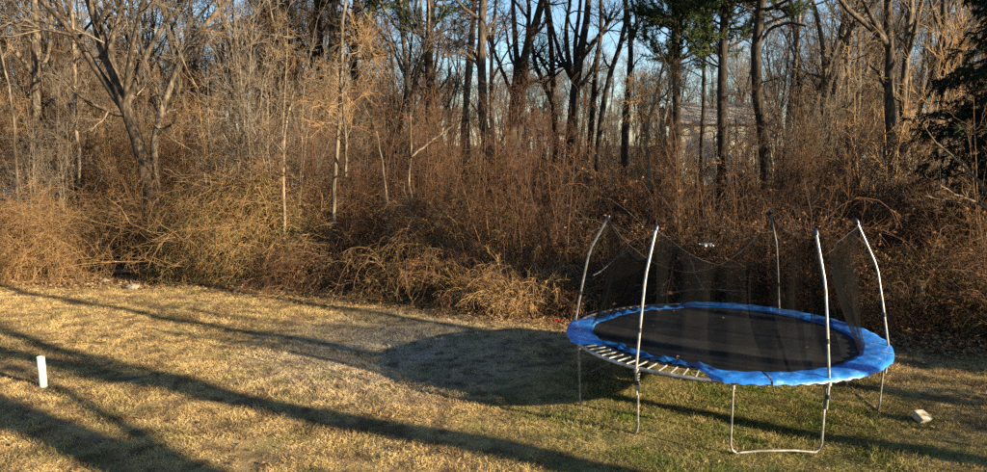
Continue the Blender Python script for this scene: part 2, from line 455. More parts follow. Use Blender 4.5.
# ------------------------------------------------------------------ brush clumps (sources for the scattered undergrowth)
def clump_upright(seed, h=2.2, n=26, leafy=0):
    r = np.random.default_rng(seed); q = Geo()
    a = r.uniform(0, 2*pi, n); d0 = r.uniform(0, .45, n)
    p = np.stack([np.cos(a)*d0, np.sin(a)*d0, np.full(n, -.1)], 1)
    d = unit(np.stack([np.cos(a)*d0*.9, np.sin(a)*d0*.9, np.ones(n)], 1) + r.normal(size=(n, 3))*.34)
    P = walk(p, d, h*r.uniform(.5, 1.2, n), 8, .22, .0, r, .12); R = r.uniform(.006, .013, n)[:, None]*np.linspace(1, .35, 8)[None]
    q.tubes(P, R, 3)
    B, RB = branch(P, R, 8, .15, 1, h*.30, (.4, 1.4), 5, .28, .0, r, ratio=.6, rmin=.0035); q.tubes(B, RB, 3)
    D, RD = branch(B, RB, 4, .1, 1, h*.13, (.3, 1.2), 4, .22, .02, r, ratio=.7, rmin=.003); q.tubes(D, RD, 3)
    if leafy:
        k = r.integers(0, len(D), leafy); q.leaves(D[k, r.integers(1, 4, leafy)], .05, 1, r=r)
    return q
def clump_arching(seed, L=2.6, n=34, spread=.5, leafy=200, elev=(.7, 1.4), grav=.75):
    r = np.random.default_rng(seed); q = Geo()
    a = r.uniform(0, 2*pi, n); d0 = r.uniform(0, spread, n)
    p = np.stack([np.cos(a)*d0, np.sin(a)*d0, np.full(n, -.1)], 1)
    a2 = a + r.normal(size=n)*.9; e = r.uniform(*elev, n)
    d = np.stack([np.cos(a2)*np.cos(e), np.sin(a2)*np.cos(e), np.sin(e)], 1)
    P = walk(p, d, L*r.uniform(.6, 1.2, n), 12, .10, .10, r, grav); P[:, :, 2] = np.maximum(P[:, :, 2], -.1)
    R = r.uniform(.005, .010, n)[:, None]*np.linspace(1, .4, 12)[None]
    q.tubes(P, R, 3)
    B, RB = branch(P, R, 9, .1, 1, .5, (.3, 1.2), 5, .22, 0, r, ratio=.6, rmin=.0032, grav=.3); q.tubes(B, RB, 3)
    D, RD = branch(B, RB, 3, .1, 1, .22, (.3, 1.2), 3, .2, 0, r, ratio=.7, rmin=.003, grav=.3); q.tubes(D, RD, 3)
    if leafy:
        k = r.integers(0, len(B), leafy); q.leaves(B[k, r.integers(1, 5, leafy)], .06, 1, r=r)
    return q
def clump_tangle(seed, rad=1.0, h=1.4, n=420, leafy=900, L=1.1, hang=.5):
    """vines heaped over a dome"""
    r = np.random.default_rng(seed); q = Geo()
    a = r.uniform(0, 2*pi, n); c = r.uniform(0.02, 1, n); s = np.sqrt(1-c*c); f = r.uniform(.72, 1.02, n)
    lump = 1 + .22*np.sin(a*2+seed) + .16*np.sin(a*5+c*7+seed) + .14*r.normal(size=n)
    p = np.stack([np.cos(a)*s*rad*f*lump, np.sin(a)*s*rad*f*lump, c*h*f*(1+.10*np.sin(a*3+c*5+seed)+.10*r.normal(size=n))], 1)
    tang = unit(np.cross(p/[rad, rad, h], r.normal(size=(n, 3))))
    P = walk(p, tang, L*r.uniform(.5, 1.3, n), 9, .25, .05, r, hang)
    # keep close to the dome
    rr = np.sqrt((P[..., 0]/rad)**2 + (P[..., 1]/rad)**2 + (np.maximum(P[..., 2], 0)/h)**2)
    k = np.clip(rr, .6, 1.4)/np.maximum(rr, 1e-6); P = P*k[..., None]; P[..., 2] = np.maximum(P[..., 2], .0)
    R = r.uniform(.004, .008, n)[:, None]*np.linspace(1, .5, 9)[None]
    q.tubes(P, R, 3)
    B, RB = branch(P, R, 4, .1, 1, .35, (.3, 1.2), 4, .25, .0, r, ratio=.6, rmin=.003, grav=.5); q.tubes(B, RB, 3)
    if leafy:
        k = r.integers(0, len(B), leafy); q.leaves(B[k, r.integers(1, 4, leafy)] + r.normal(size=(leafy, 3))*.03, .055, 1, r=r)
    return q
def clump_sapling(seed, h=5.5, n=9):
    r = np.random.default_rng(seed); q = Geo()
    a = r.uniform(0, 2*pi, n); d0 = r.uniform(0, .9, n)
    p = np.stack([np.cos(a)*d0, np.sin(a)*d0, np.full(n, -.1)], 1)
    d = unit(np.stack([np.cos(a)*.15, np.sin(a)*.15, np.ones(n)], 1) + r.normal(size=(n, 3))*.1)
    P = walk(p, d, h*r.uniform(.6, 1.1, n), 10, .07, .03, r); R = r.uniform(.014, .030, n)[:, None]*np.linspace(1, .25, 10)[None]
    q.tubes(P, R, 4)
    B, RB = branch(P, R, 11, .2, 1, h*.24, (.35, 1.0), 6, .16, .05, r, ratio=.5, rmin=.006); q.tubes(B, RB, 3)
    D, RD = branch(B, RB, 5, .1, 1, h*.11, (.35, 1.1), 4, .2, .02, r, ratio=.6, rmin=.0045); q.tubes(D, RD, 3)
    E_, RE = branch(D, RD, 2, .1, 1, h*.06, (.35, 1.1), 3, .2, 0, r, ratio=.7, rmin=.004); q.tubes(E_, RE, 3)
    return q
def src(q, name, mats): return q.build(name, mats, link=False)

def positions(n, xr, dr, r, mind=0.0):
    """points in the wood: x in xr, depth behind the lawn edge in dr"""
    x = r.uniform(*xr, n); y = edge_y(x) + r.uniform(*dr, n)
    return np.stack([x, y, gz(x, y)], 1)
def cull(p, margin=1.5):
    """keep what can be seen from the lawn side or near it"""
    return p[np.abs(p[:, 0]) < p[:, 1]*.72 + 3.0 + margin]

r = np.random.default_rng(21)
brush_src = [
    src(clump_upright(1, 2.2, 26, 900), 'shrub_stems', [M['twig_brown'], M['leaf_brown']]),
    src(clump_upright(2, 2.6, 22, 300), 'shrub_stems', [M['twig_red'], M['leaf_brown']]),
    src(clump_upright(3, 2.0, 30, 1300), 'shrub_stems', [M['twig_brown'], M['leaf_olive']]),
    src(clump_arching(4, 2.6, 34, leafy=1100), 'bramble', [M['twig_red'], M['leaf_brown']]),
    src(clump_arching(5, 3.0, 30, leafy=300), 'bramble', [M['twig_brown'], M['leaf_brown']]),
    src(clump_arching(6, 2.3, 36, leafy=1600), 'bramble', [M['twig_brown'], M['leaf_olive']]),
    src(clump_tangle(7, 1.1, 1.4, 380, 2000), 'vine_heap', [M['twig_brown'], M['leaf_olive']]),
    src(clump_tangle(8, 1.0, 1.2, 380, 500), 'vine_heap', [M['twig_gold'], M['leaf_brown']]),
    src(clump_upright(9, 2.3, 28, 500), 'shrub_stems', [M['twig_dark'], M['leaf_brown']]),
    src(clump_arching(10, 2.7, 34, leafy=260), 'bramble', [M['twig_dark'], M['leaf_brown']]),
    src(clump_arching(15, 2.4, 34, leafy=2600), 'bramble', [M['twig_brown'], M['leaf_olive']]),
    src(clump_upright(16, 2.4, 18, 60), 'shrub_stems', [M['twig_grey'], M['leaf_brown']]),
]
# front fringe, low; then the tall mass behind
def pn(p, k, f=1.0):
    return np.sin(p[:, 0]*.62*f+k)*np.cos(p[:, 1]*.8*f+k*1.7) + .6*np.sin(p[:, 0]*1.4*f+p[:, 1]*1.0*f+2.1*k)
p1 = positions(170, (-20, 14), (.5, 2.4), r); s1 = r.uniform(.35, .75, len(p1)); k1 = r.choice([3, 4, 5, 6, 7, 2], len(p1))
p2 = positions(300, (-24, 18), (1.8, 6.5), r); s2 = r.uniform(.65, 1.1, len(p2)); k2 = r.choice(8, len(p2), p=[.12, .10, .12, .2, .17, .13, .1, .06])
p3 = positions(330, (-34, 28), (6, 20), r); s3 = r.uniform(1.0, 1.55, len(p3)); k3 = r.choice(8, len(p3), p=[.3, .2, .18, .1, .12, .05, .02, .03])
s2 = s2*np.clip(1 + .38*pn(p2, 1.3), .45, 1.45); s3 = s3*np.clip(1 + .35*pn(p3, 4.2, .7), .5, 1.4)
P_ = np.concatenate([p1, p2, p3]); S_ = np.concatenate([s1, s2, s3]); K_ = np.concatenate([k1, k2, k3])
# species grow in patches
q_ = r.uniform(size=len(P_)); a_ = pn(P_, 7.7, .8); b_ = pn(P_, 2.4, .9)
K_ = np.where((a_ > .55) & (q_ < .8), r.choice([5, 10, 6], len(P_)), K_)                     # olive half-evergreen vines
K_ = np.where((a_ < -.55) & (q_ < .75), r.choice([3, 1], len(P_)), K_)                       # russet brambles
K_ = np.where((b_ > .6) & (q_ > .25), r.choice([8, 9], len(P_)), K_)                         # dark stems
K_ = np.where((b_ < -.7) & (q_ > .3) & (P_[:, 0] < -5), r.choice([7, 4, 11], len(P_)), K_)                     # pale dry canes
q_ = r.uniform(size=len(P_))
hollow = (P_[:, 0] > -5.8) & (P_[:, 0] < -3.6) & (P_[:, 1] < 22.5); S_ = np.where(hollow, S_*.62, S_); K_ = np.where(hollow, r.choice([8, 9], len(P_)), K_)      # lower growth; dark stems stand in for shade in the hollow beside the mound
K_ = np.where((P_[:, 0] > -3.6) & (P_[:, 0] < 3) & (P_[:, 1] < 22) & (q_ < .6), r.choice([8, 8, 9, 1, 3], len(P_)), K_)  # more dark stems here put shade into the colour of the middle brush
# an open pocket at the back left corner of the lawn and behind the trampoline
keep = (np.abs(P_[:, 0]) < P_[:, 1]*.72 + 4) & ~(np.hypot((P_[:, 0]+10.7)/1.7, (P_[:, 1]-21.2)/1.5) < 1)
keep &= ~((P_[:, 0] > -9.4) & (P_[:, 0] < -4.9) & (P_[:, 1] < 21.6))          # the vine mound stands here
keep &= ~(np.hypot((P_[:, 0]-4.0)/2.3, (P_[:, 1]-15.0)/1.0) < 1)
P_, S_, K_ = P_[keep], S_[keep], K_[keep]
ratio_ = P_[:, 0]/P_[:, 1]
S_ = np.where((ratio_ > .24) & (ratio_ < .40) & (P_[:, 1] > 19), np.minimum(S_, .95), S_)      # low growth in front of the cream house
S_ = np.where((ratio_ < -.58) & (P_[:, 1] < 27), np.minimum(S_, .8), S_)                         # and in front of the shed
rot = np.stack([r.normal(size=len(P_))*.08, r.normal(size=len(P_))*.08, r.uniform(0, 2*pi, len(P_))], 1)
scatter('brush_thicket', P_, rot, np.stack([S_*r.uniform(.9, 1.25, len(S_)), S_*r.uniform(.9, 1.25, len(S_)), S_], 1), K_, brush_src,
        'dense thicket of brown bare brambles and shrub stems along the lawn edge')

sap_src = [src(clump_sapling(11, 5.5, 9), 'sapling', [M['twig_brown']]), src(clump_sapling(12, 6.5, 8), 'sapling', [M['twig_red']]),
           src(clump_sapling(13, 5.0, 8), 'sapling', [M['twig_gold']]), src(clump_sapling(14, 6.0, 8), 'sapling', [M['twig_grey']])]
pa = positions(125, (-34, -4), (3.5, 16), r); pb = positions(75, (-6, 24), (5, 18), r); pc = positions(240, (-60, 50), (14, 48), r)
sa, sb_, sc_ = r.uniform(.75, 1.35, len(pa)), r.uniform(.5, .95, len(pb)), r.uniform(.9, 1.6, len(pc))
pa_k = r.choice(4, len(pa), p=[.2, .12, .23, .45]); pb_k = r.choice(4, len(pb), p=[.4, .42, .0, .18]); pc_k = r.choice(4, len(pc), p=[.25, .2, .05, .5])
ph = np.stack([r.uniform(.255, .375, 22), r.uniform(27, 54, 22)], 1); ph = np.stack([ph[:, 0]*ph[:, 1], ph[:, 1], gz(ph[:, 0]*ph[:, 1], ph[:, 1])], 1)
pd = positions(24, (-14, 16), (1.8, 6), r); sd_ = r.uniform(.45, .8, len(pd)); pd_k = r.choice([0, 1], len(pd))
P_ = np.concatenate([pa, pb, pc, pd, ph]); S_ = np.concatenate([sa, sb_, sc_, sd_, r.uniform(.42, .72, 22)]); K_ = np.concatenate([pa_k, pb_k, pc_k, pd_k, r.choice([0, 1, 3], 22)])
# the wood is thinner between the dark trunks in the middle
gap = (np.abs((P_[:, 0]/P_[:, 1]) - .10) < .14) & (P_[:, 1] > 19)
S_ = np.where(gap, np.minimum(S_*.7, .022*P_[:, 1]+.1), S_)
keep = (np.abs(P_[:, 0]) < P_[:, 1]*.72 + 4) & ~((P_[:, 0]/P_[:, 1] > .25) & (P_[:, 0]/P_[:, 1] < .385) & (P_[:, 1] < 52) & (r.uniform(size=len(P_)) < .5)) & ~((P_[:, 0]/P_[:, 1] < -.60) & (P_[:, 1] < 27)) & ~((P_[:, 0]/P_[:, 1] < -.40) & (P_[:, 0]/P_[:, 1] > -.56) & (P_[:, 1] < 25.5))
P_, S_, K_ = P_[keep], S_[keep], K_[keep]
rot = np.stack([r.normal(size=len(P_))*.05, r.normal(size=len(P_))*.05, r.uniform(0, 2*pi, len(P_))], 1)
scatter('sapling_thicket', P_, rot, np.stack([S_, S_, S_], 1), K_, sap_src, 'hazy mass of thin bare saplings behind the brambles')

# far wood
far_src = []
for k, (sd, h, tm, bk) in enumerate([(31, 15, 'twig_grey', 'bark_grey'), (32, 14, 'twig_dark', 'bark_dark'), (33, 16, 'twig_grey', 'bark_dark'), (34, 13, 'twig_red', 'bark_grey'), (35, 15, 'twig_grey', 'bark_grey')]):
    gt, gc = make_bare_tree(sd, h, .17, .06, 5, 1.0, .8, twig=.008)
    n0 = gt.n
    q = Geo(); q.v = gt.v + gc.v
    for kk in (3, 4):
        q.f[kk] = gt.f[kk] + [f + n0 for f in gc.f[kk]]
        q.m[kk] = gt.m[kk] + [m_*0 + 1 for m_ in gc.m[kk]]
    q.n = gt.n + gc.n
    far_src.append(src(q, 'far_tree', [M[bk], M[tm]]))
def far_pts(n, d0, d1, a0, a1):
    Y = r.uniform(d0, d1, n); x = r.uniform(a0, a1, n)*Y; return np.stack([x, Y, gz(x, Y)], 1)
L_ = [far_pts(60, 27, 48, -.80, -.20), far_pts(10, 30, 50, -.20, .02), far_pts(26, 30, 50, .36, .80), far_pts(90, 50, 85, -.8, -.12), far_pts(60, 60, 95, -.12, .3), far_pts(60, 50, 85, .3, .8), far_pts(330, 90, 160, -.8, .8)]
P_ = np.concatenate(L_); S_ = r.uniform(.75, 1.1, len(P_)); K_ = r.integers(0, 5, len(P_))
ok = ~((P_[:, 0]/P_[:, 1] > .25) & (P_[:, 0]/P_[:, 1] < .39) & (P_[:, 1] < 62)); P_, S_, K_ = P_[ok], S_[ok], K_[ok]
mid = (P_[:, 0]/P_[:, 1] > -.12) & (P_[:, 0]/P_[:, 1] < .3) & (P_[:, 1] > 55); S_ = np.where(mid, S_*.75, S_)
rot = np.stack([r.normal(size=len(P_))*.03, r.normal(size=len(P_))*.03, r.uniform(0, 2*pi, len(P_))], 1)
scatter('background_wood', P_, rot, np.stack([S_, S_, S_], 1), K_, far_src, 'distant leafless wood reading as one brown mass behind the near trees')

# ------------------------------------------------------------------ lawn grass, fallen leaves
def grass_patch(seed, n=900, size=.34):
    r = np.random.default_rng(seed); q = Geo()
    base = np.stack([r.uniform(-size, size, n), r.uniform(-size, size, n), np.full(n, -.004)], 1)
    a = r.uniform(0, 2*pi, n); e = r.uniform(.05, 1.15, n); Ln = r.uniform(.025, .075, n)
    d = np.stack([np.cos(a)*np.cos(e), np.sin(a)*np.cos(e), np.sin(e)], 1)*Ln[:, None]
    q.blades(base, d, r.uniform(.0016, .0034, n), 0, .5, r)
    return q
gsrc = [src(grass_patch(40+k, 900), 'grass_patch', [M['grass_blade']]) for k in range(5)]
xs, ys = np.meshgrid(np.arange(-17, 13, .42), np.arange(4.5, 21, .42)); xs = xs.ravel() + r.uniform(-.15, .15, xs.size); ys = ys.ravel() + r.uniform(-.15, .15, ys.size)
ok = (ys < edge_y(xs) + .4) & (np.abs(xs) < ys*.72 + 2)
# bare earth shows through in places
bare = np.sin(xs*.8+1)*np.cos(ys*1.1+.4) + .5*np.sin(xs*2.1+ys*1.7)
ok &= ~((bare > 1.15) & (r.uniform(size=len(xs)) < .5))
xs, ys = xs[ok], ys[ok]
S_ = r.uniform(.85, 1.15, len(xs)); Z_ = S_*r.uniform(.45, 1.35, len(xs))*np.clip(1 + .45*(np.sin(xs*2.2+ys*1.3)*np.cos(ys*2.7-xs*.8) + .5*np.sin(xs*5.1+1)*np.sin(ys*4.3)), .35, 1.7)*(1 + .35*np.exp(-((xs-3.6)**2+(ys-9.6)**2)/6))
scatter('lawn_grass', np.stack([xs, ys, gz(xs, ys)], 1), np.stack([xs*0, ys*0, r.uniform(0, 2*pi, len(xs))], 1), np.stack([S_, S_, Z_], 1), r.integers(0, 5, len(xs)), gsrc,
        'short dry straw coloured winter grass covering the lawn')
q = Geo()
n = 17000
x = r.uniform(-18, 13, n); off = r.normal(size=n)*.6 + .15; y = edge_y(x) + off
q.leaves(np.stack([x, y, gz(x, y) + r.uniform(.01, .06, n)], 1), .085, 0, .75, r)
n = 5000                                                       # leaf bank at the right, behind the trampoline
x = r.uniform(5.2, 12, n); y = edge_y(x) + r.uniform(-.5, 2.6, n)
q.leaves(np.stack([x, y, gz(x, y) + r.uniform(.01, .16, n)], 1), .085, 0, .6, r)
n = 9000
x = -10.3 + r.normal(size=n)*1.7; y = 20.0 + r.normal(size=n)*.75
q.leaves(np.stack([x, y, gz(x, y) + r.uniform(.01, .06, n)], 1), .085, 0, .7, r)
n = 3800
x = r.uniform(-15, 11, n); y = r.uniform(5, 19, n); ok = y < edge_y(x); x, y = x[ok], y[ok]
q.leaves(np.stack([x, y, gz(x, y) + r.uniform(.015, .04, len(x))], 1), .06, 0, .8, r)
n = 40
a = r.uniform(0, 2*pi, n); d_ = np.sqrt(r.uniform(.05, 1, n))*1.75
q.leaves(np.stack([3.24+d_*np.cos(a), 10.38+d_*np.sin(a), .90-.055*(1-(d_/1.83)**2)+.018], 1), .06, 0, .9, r)
fl = q.build('fallen_leaves', M['leaf_litter']); tag(fl, 'scattered dry brown fallen leaves along the lawn edge', kind='stuff')
q = Geo()
n = 240
x = r.uniform(-15, 11, n); y = edge_y(x) + r.normal(size=n)*.6 + .3
p = np.stack([x, y, gz(x, y) + .02], 1); a = r.uniform(0, pi, n)
q.tubes(walk(p, np.stack([np.cos(a), np.sin(a), r.uniform(0, .25, n)], 1), r.uniform(.3, 1.1, n), 6, .15, 0, r, .1), r.uniform(.004, .012, n)[:, None]*np.linspace(1, .5, 6)[None], 4)
st = q.build('fallen_twigs', M['bark_grey']); tag(st, 'small fallen twigs strewn where lawn meets brush', kind='stuff')

# ------------------------------------------------------------------ trampoline
TC = np.array([3.24, 10.38]); ZT = .90
def pol(r_, deg, z): a = radians(deg); return np.array([r_*cos(a), r_*sin(a), z])
metal = mat('galvanised_steel', [(.17, .16, .145), (.31, .30, .275), (.43, .41, .385)], 14, rough=.42, metal=.55, spec=.5)
rust = mat('weathered_steel', [(.10, .085, .07), (.22, .20, .175), (.34, .32, .29)], 16, rough=.5, metal=.5, spec=.5)
matm = mat('woven_black_mat', [(.009, .009, .010), (.016, .016, .016), (.028, .027, .026)], 3.5, rough=.7, bump=.25, bscale=160, spec=.3)
padm = mat('blue_vinyl', [(.010, .055, .20), (.012, .12, .42), (.016, .15, .50), (.16, .33, .58)], 7, rough=.4, bump=.35, bscale=14, spec=.45, detail=9, pos=[.25, .42, .58, .78])
capm = mat('navy_plastic_cap', [(.006, .008, .022), (.012, .016, .045)], 9, rough=.4, spec=.5)
blackp = mat('black_plastic', [(.012, .012, .012), (.03, .03, .03)], 9, rough=.5, spec=.4)
def net_material():
    m = bpy.data.materials.new('black_netting'); m.use_nodes = True
    n, l = m.node_tree.nodes, m.node_tree.links
    b = n['Principled BSDF']; b.inputs['Base Color'].default_value = (.006, .006, .006, 1); b.inputs['Roughness'].default_value = 1; b.inputs['Specular IOR Level'].default_value = 0
    tr = n.new('ShaderNodeBsdfTransparent'); ms = n.new('ShaderNodeMixShader')
    tc = n.new('ShaderNodeTexCoord'); tx = n.new('ShaderNodeTexNoise'); tx.inputs['Scale'].default_value = 3.0
    l.new(tc.outputs['Object'], tx.inputs['Vector'])
    mr = n.new('ShaderNodeMapRange'); mr.inputs['From Min'].default_value = .3; mr.inputs['From Max'].default_value = .7; mr.inputs['To Min'].default_value = .36; mr.inputs['To Max'].default_value = .60
    l.new(tx.outputs['Fac'], mr.inputs['Value']); l.new(mr.outputs['Result'], ms.inputs[0])
    l.new(tr.outputs[0], ms.inputs[1]); l.new(b.outputs[0], ms.inputs[2]); l.new(ms.outputs[0], n['Material Output'].inputs['Surface'])
    return m
netm = net_material()

tr = thing('trampoline', 'large round trampoline with blue safety pad, silver poles and sagging black net', 'trampoline', (TC[0], TC[1], 0))
# top rail
th = np.linspace(0, 2*pi, 97)
g = Geo(); g.tubes(np.stack([2.12*np.cos(th), 2.12*np.sin(th), np.full(97, ZT-.02)], 1), np.full(97, .024), 8); g.build('frame_rail', metal, tr)
# U legs
def u_leg(a0, a1, zb=-.005, bow=0.0):
    pts = []
    for a, s in ((a0, 1), (a1, -1)):
        col = [pol(2.11, a, ZT-.03), pol(2.10, a, .5), pol(2.09, a, .12)]
        k = a + s*2.0; col += [pol(2.085, a + s*.6, .05), pol(2.08, k, zb)]
        pts.append(col)
    mid = [pol(2.07*cos(radians((a1-a0)/2))*1.02, a0 + (a1-a0)*u, zb + bow*sin(pi*u)) for u in (.3, .5, .7)]
    P = np.array(pts[0] + mid + pts[1][::-1])
    q = Geo(); q.tubes(P, np.full(len(P), .0155), 8)
    # top sockets
    for a in (a0, a1):
        q.tubes(np.array([pol(2.115, a, ZT-.10), pol(2.115, a, ZT-.005)]), [.027, .027], 8, cap=True)
    return q
for a0, a1 in ((192, 226), (257, 287), (342, 372), (45, 75), (127, 157)):
    u_leg(a0, a1, *((.015, .03) if a0 == 257 else (-.008, 0.0))).build('leg', rust, tr)
# poles
POLES = {'a': (226, 2.56), 'b': (287, 2.56), 'c': (342, 2.56), 'd': (48, 2.54), 'e': (157, 2.50)}
TOP = {}
for k, (a, zt) in POLES.items():
    jit = np.array([random.gauss(0, .02), random.gauss(0, .02), 0])
    rt = {'a': 1.78, 'b': 1.82, 'c': 1.70, 'd': 1.56, 'e': 1.70}[k]
    e_ = 2.14-rt; P = np.array([pol(2.135, a, .55), pol(2.155, a, ZT), pol(2.15-e_*.22, a, 1.5), pol(2.15-e_*.40, a, 1.92), pol(2.15-e_*.5, a, 2.06), pol(rt, a, zt)]) + jit*np.linspace(0, 1, 6)[:, None]
    q = Geo(); q.tubes(P, np.full(6, .0170), 8); po = q.build('pole', metal, tr)
    TOP[k] = P[-1]
    d = unit(P[-1]-P[-2])
    q = Geo(); q.tubes(np.array([P[-1]-d*.015, P[-1]+d*.03, P[-1]+d*.055, P[-1]+d*.07]), [.029, .033, .026, .008], 8, cap=True); q.build('cap', capm, po)
    for z in (ZT-.06, ZT-.22):
        q = Geo(); q.tubes(np.array([pol(2.15, a, z), pol(2.15, a, z+.05)]), [.034, .034], 8, cap=True); q.build('bracket', metal if z > .8 else blackp, po)
    q = Geo(); q.tubes(np.array([P[2]+(P[1]-P[2])*.3, P[2]+(P[1]-P[2])*.2]), [.0225, .0225], 8); q.build('joint_collar', blackp, po)
# bed
q = Geo()
nr, na = 14, 96
rr = np.linspace(0.0, 1, nr+1)[1:]*1.83
A = np.arange(na)*2*pi/na
V = [np.array([[0, 0, ZT-.05]])]
for R_ in rr:
    z = ZT + .005 - .055*(1-(R_/1.83)**2) + .006*np.sin(A*5+R_*4)*(R_/1.83)
    V.append(np.stack([R_*np.cos(A), R_*np.sin(A), z], 1))
V = np.concatenate(V)
F = [[0, 1+k, 1+(k+1) % na] for k in range(na)]
q.add(V, F, 0)
Q = []
for j in range(nr-1):
    for k in range(na):
        a_, b_ = 1+j*na+k, 1+j*na+(k+1) % na
        Q.append([a_, a_+na, b_+na, b_])
q.f[4].append(np.array(Q)); q.m[4].append(np.zeros(len(Q), int))
bed = q.build('jumping_mat', matm, tr)
q = Geo(); q.tubes(np.stack([1.83*np.cos(th), 1.83*np.sin(th), np.full(97, ZT+.006)], 1), np.full(97, .013), 6); q.build('mat_hem', blackp, bed)
# springs: coils from hem to rail
u = np.linspace(0, 1, 25); q = Geo()
q.tubes(np.stack([1.842 + u*.26, u*0, ZT + .004 - .012*u], 1), .011 + .003*np.sign(np.sin(np.arange(25)*pi + .5)) - .006*((u < .05) | (u > .95)), 6)
spring_me = q.mesh('spring', metal)
NS = 88
for k in range(NS):
    o = bpy.data.objects.new('spring', spring_me); C.objects.link(o); o.parent = tr; o.rotation_euler = (0, 0, 2*pi*k/NS)
# blue pad in six sections; it has slipped inwards at the front left and at the back
def smooth(x, a, b): t = np.clip((x-a)/(b-a), 0, 1); return t*t*(3-2*t)
def bumpw(d, c, half, soft): return 1 - smooth(np.abs((d-c+180) % 360-180), half, half+soft)
def pad(d):
    w1 = bumpw(d, 222, 20, 13); w2 = bumpw(d, 122, 24, 14)
    wr = .004*np.sin(np.radians(d)*17) + .004*np.sin(np.radians(d)*29+1)
    ro = 2.18 - .42*w1 - .34*w2 + wr*.7
    ri = 1.80 - .20*w1 - .10*w2 + wr + .05*w1*np.sin(np.radians(d)*23)
    return ro, ri, w1, w2
sect = [(160, 218), (218, 268), (268, 330), (330, 392), (392, 452), (452, 520)]
for s0, s1 in sect:
    d = np.linspace(s0+.35, s1-.35, 46); ro, ri, w1, w2 = pad(d); w = np.maximum(w1, w2)
    nc = 9; v = np.linspace(0, 1, nc)
    R_ = ri[:, None] + (ro-ri)[:, None]*v[None]
    z = ZT + .028 + (.014*np.sin(pi*v))[None] + .005*np.sin(d[:, None]*.9 + v[None]*5)*np.sin(pi*v)[None] + w[:, None]*(.03*np.sin(d*.75)[:, None]*np.sin(pi*v)[None] - .012)
    z += .006*np.sin(np.radians(d)*41)[:, None]*np.cos(v*9)[None]
    a = np.radians(d)[:, None]
    top = np.stack([R_*np.cos(a), R_*np.sin(a), z], -1)
    # outer skirt and inner edge
    sk = top[:, -1].copy(); f_ = 1 + .012/np.maximum(ro, .1); sk[:, 0] *= f_; sk[:, 1] *= f_; sk[:, 2] = ZT - .012 + .01*np.sin(d*1.3) + w*.03
    inn = top[:, 0].copy(); inn[:, 2] = ZT + .012 - .0*w
    grid = np.concatenate([inn[:, None], top, sk[:, None]], 1)
    n0, m0 = grid.shape[:2]; ii = np.arange(n0*m0).reshape(n0, m0)
    q = Geo(); q.add(grid.reshape(-1, 3), np.stack([ii[:-1, :-1], ii[1:, :-1], ii[1:, 1:], ii[:-1, 1:]], -1).reshape(-1, 4))
    q.build('safety_pad', padm, tr)
# net panels
def net_panel(T0, T1, a0, a1, sag, u0=0., u1=1., side=0., r_b=1.84, low=None, seed=1, top_fn=None):
    r_ = np.random.default_rng(seed); nu, nv = 28, 16
    u = np.linspace(u0, u1, nu); v = np.linspace(0, 1, nv)
    ph = r_.uniform(0, 6, 3)
    grid = np.zeros((nu, nv, 3))
    for i_, uu in enumerate(u):
        top = T0 + (T1-T0)*uu
        top = top.copy(); top[2] -= top_fn(uu) if top_fn else sag*(1-(2*uu-1)**2)
        top[:2] *= 1 - .10*(1-(2*uu-1)**2)
        bot = pol(r_b, a0 + (a1-a0)*uu, ZT + .02)
        for j, vv in enumerate(v):
            p = bot + (top-bot)*vv
            fold = .035*np.sin(uu*21+ph[0]) + .02*np.sin(uu*43+ph[1]+vv*2)
            p[:2] *= 1 + fold*(.3+.7*sin(pi*vv)) - .05*sin(pi*vv)
            grid[i_, j] = p
    ii = np.arange(nu*nv).reshape(nu, nv)
    q = Geo(); q.add(grid.reshape(-1, 3), np.stack([ii[:-1, :-1], ii[1:, :-1], ii[1:, 1:], ii[:-1, 1:]], -1).reshape(-1, 4))
    o = q.build('net_panel', netm, tr)
    e = Geo(); e.tubes(grid[:, -1], np.full(nu, .0028), 4); e.build('top_cord', blackp, o)
    return o
net_panel(TOP['a'], TOP['b'], 226, 287, .45, seed=1)
net_panel(TOP['b'], TOP['c'], 287, 342, 0, u0=0, u1=.34, seed=2, top_fn=lambda u: .28*(u/.34)**.6)
net_panel(TOP['b'], TOP['c'], 287, 342, 0, u0=.60, u1=1, seed=3, top_fn=lambda u: .34*((1-u)/.4)**.7)
net_panel(TOP['c'], TOP['d'], 342, 408, .30, seed=4)
net_panel(TOP['d'], TOP['e'], 48, 157, 0, u0=0, u1=1, seed=5, top_fn=lambda u: .85*math.sin(pi*min(1, u*1.02))**.6)
net_panel(TOP['e'], TOP['a'], 157, 226, .5, seed=6)

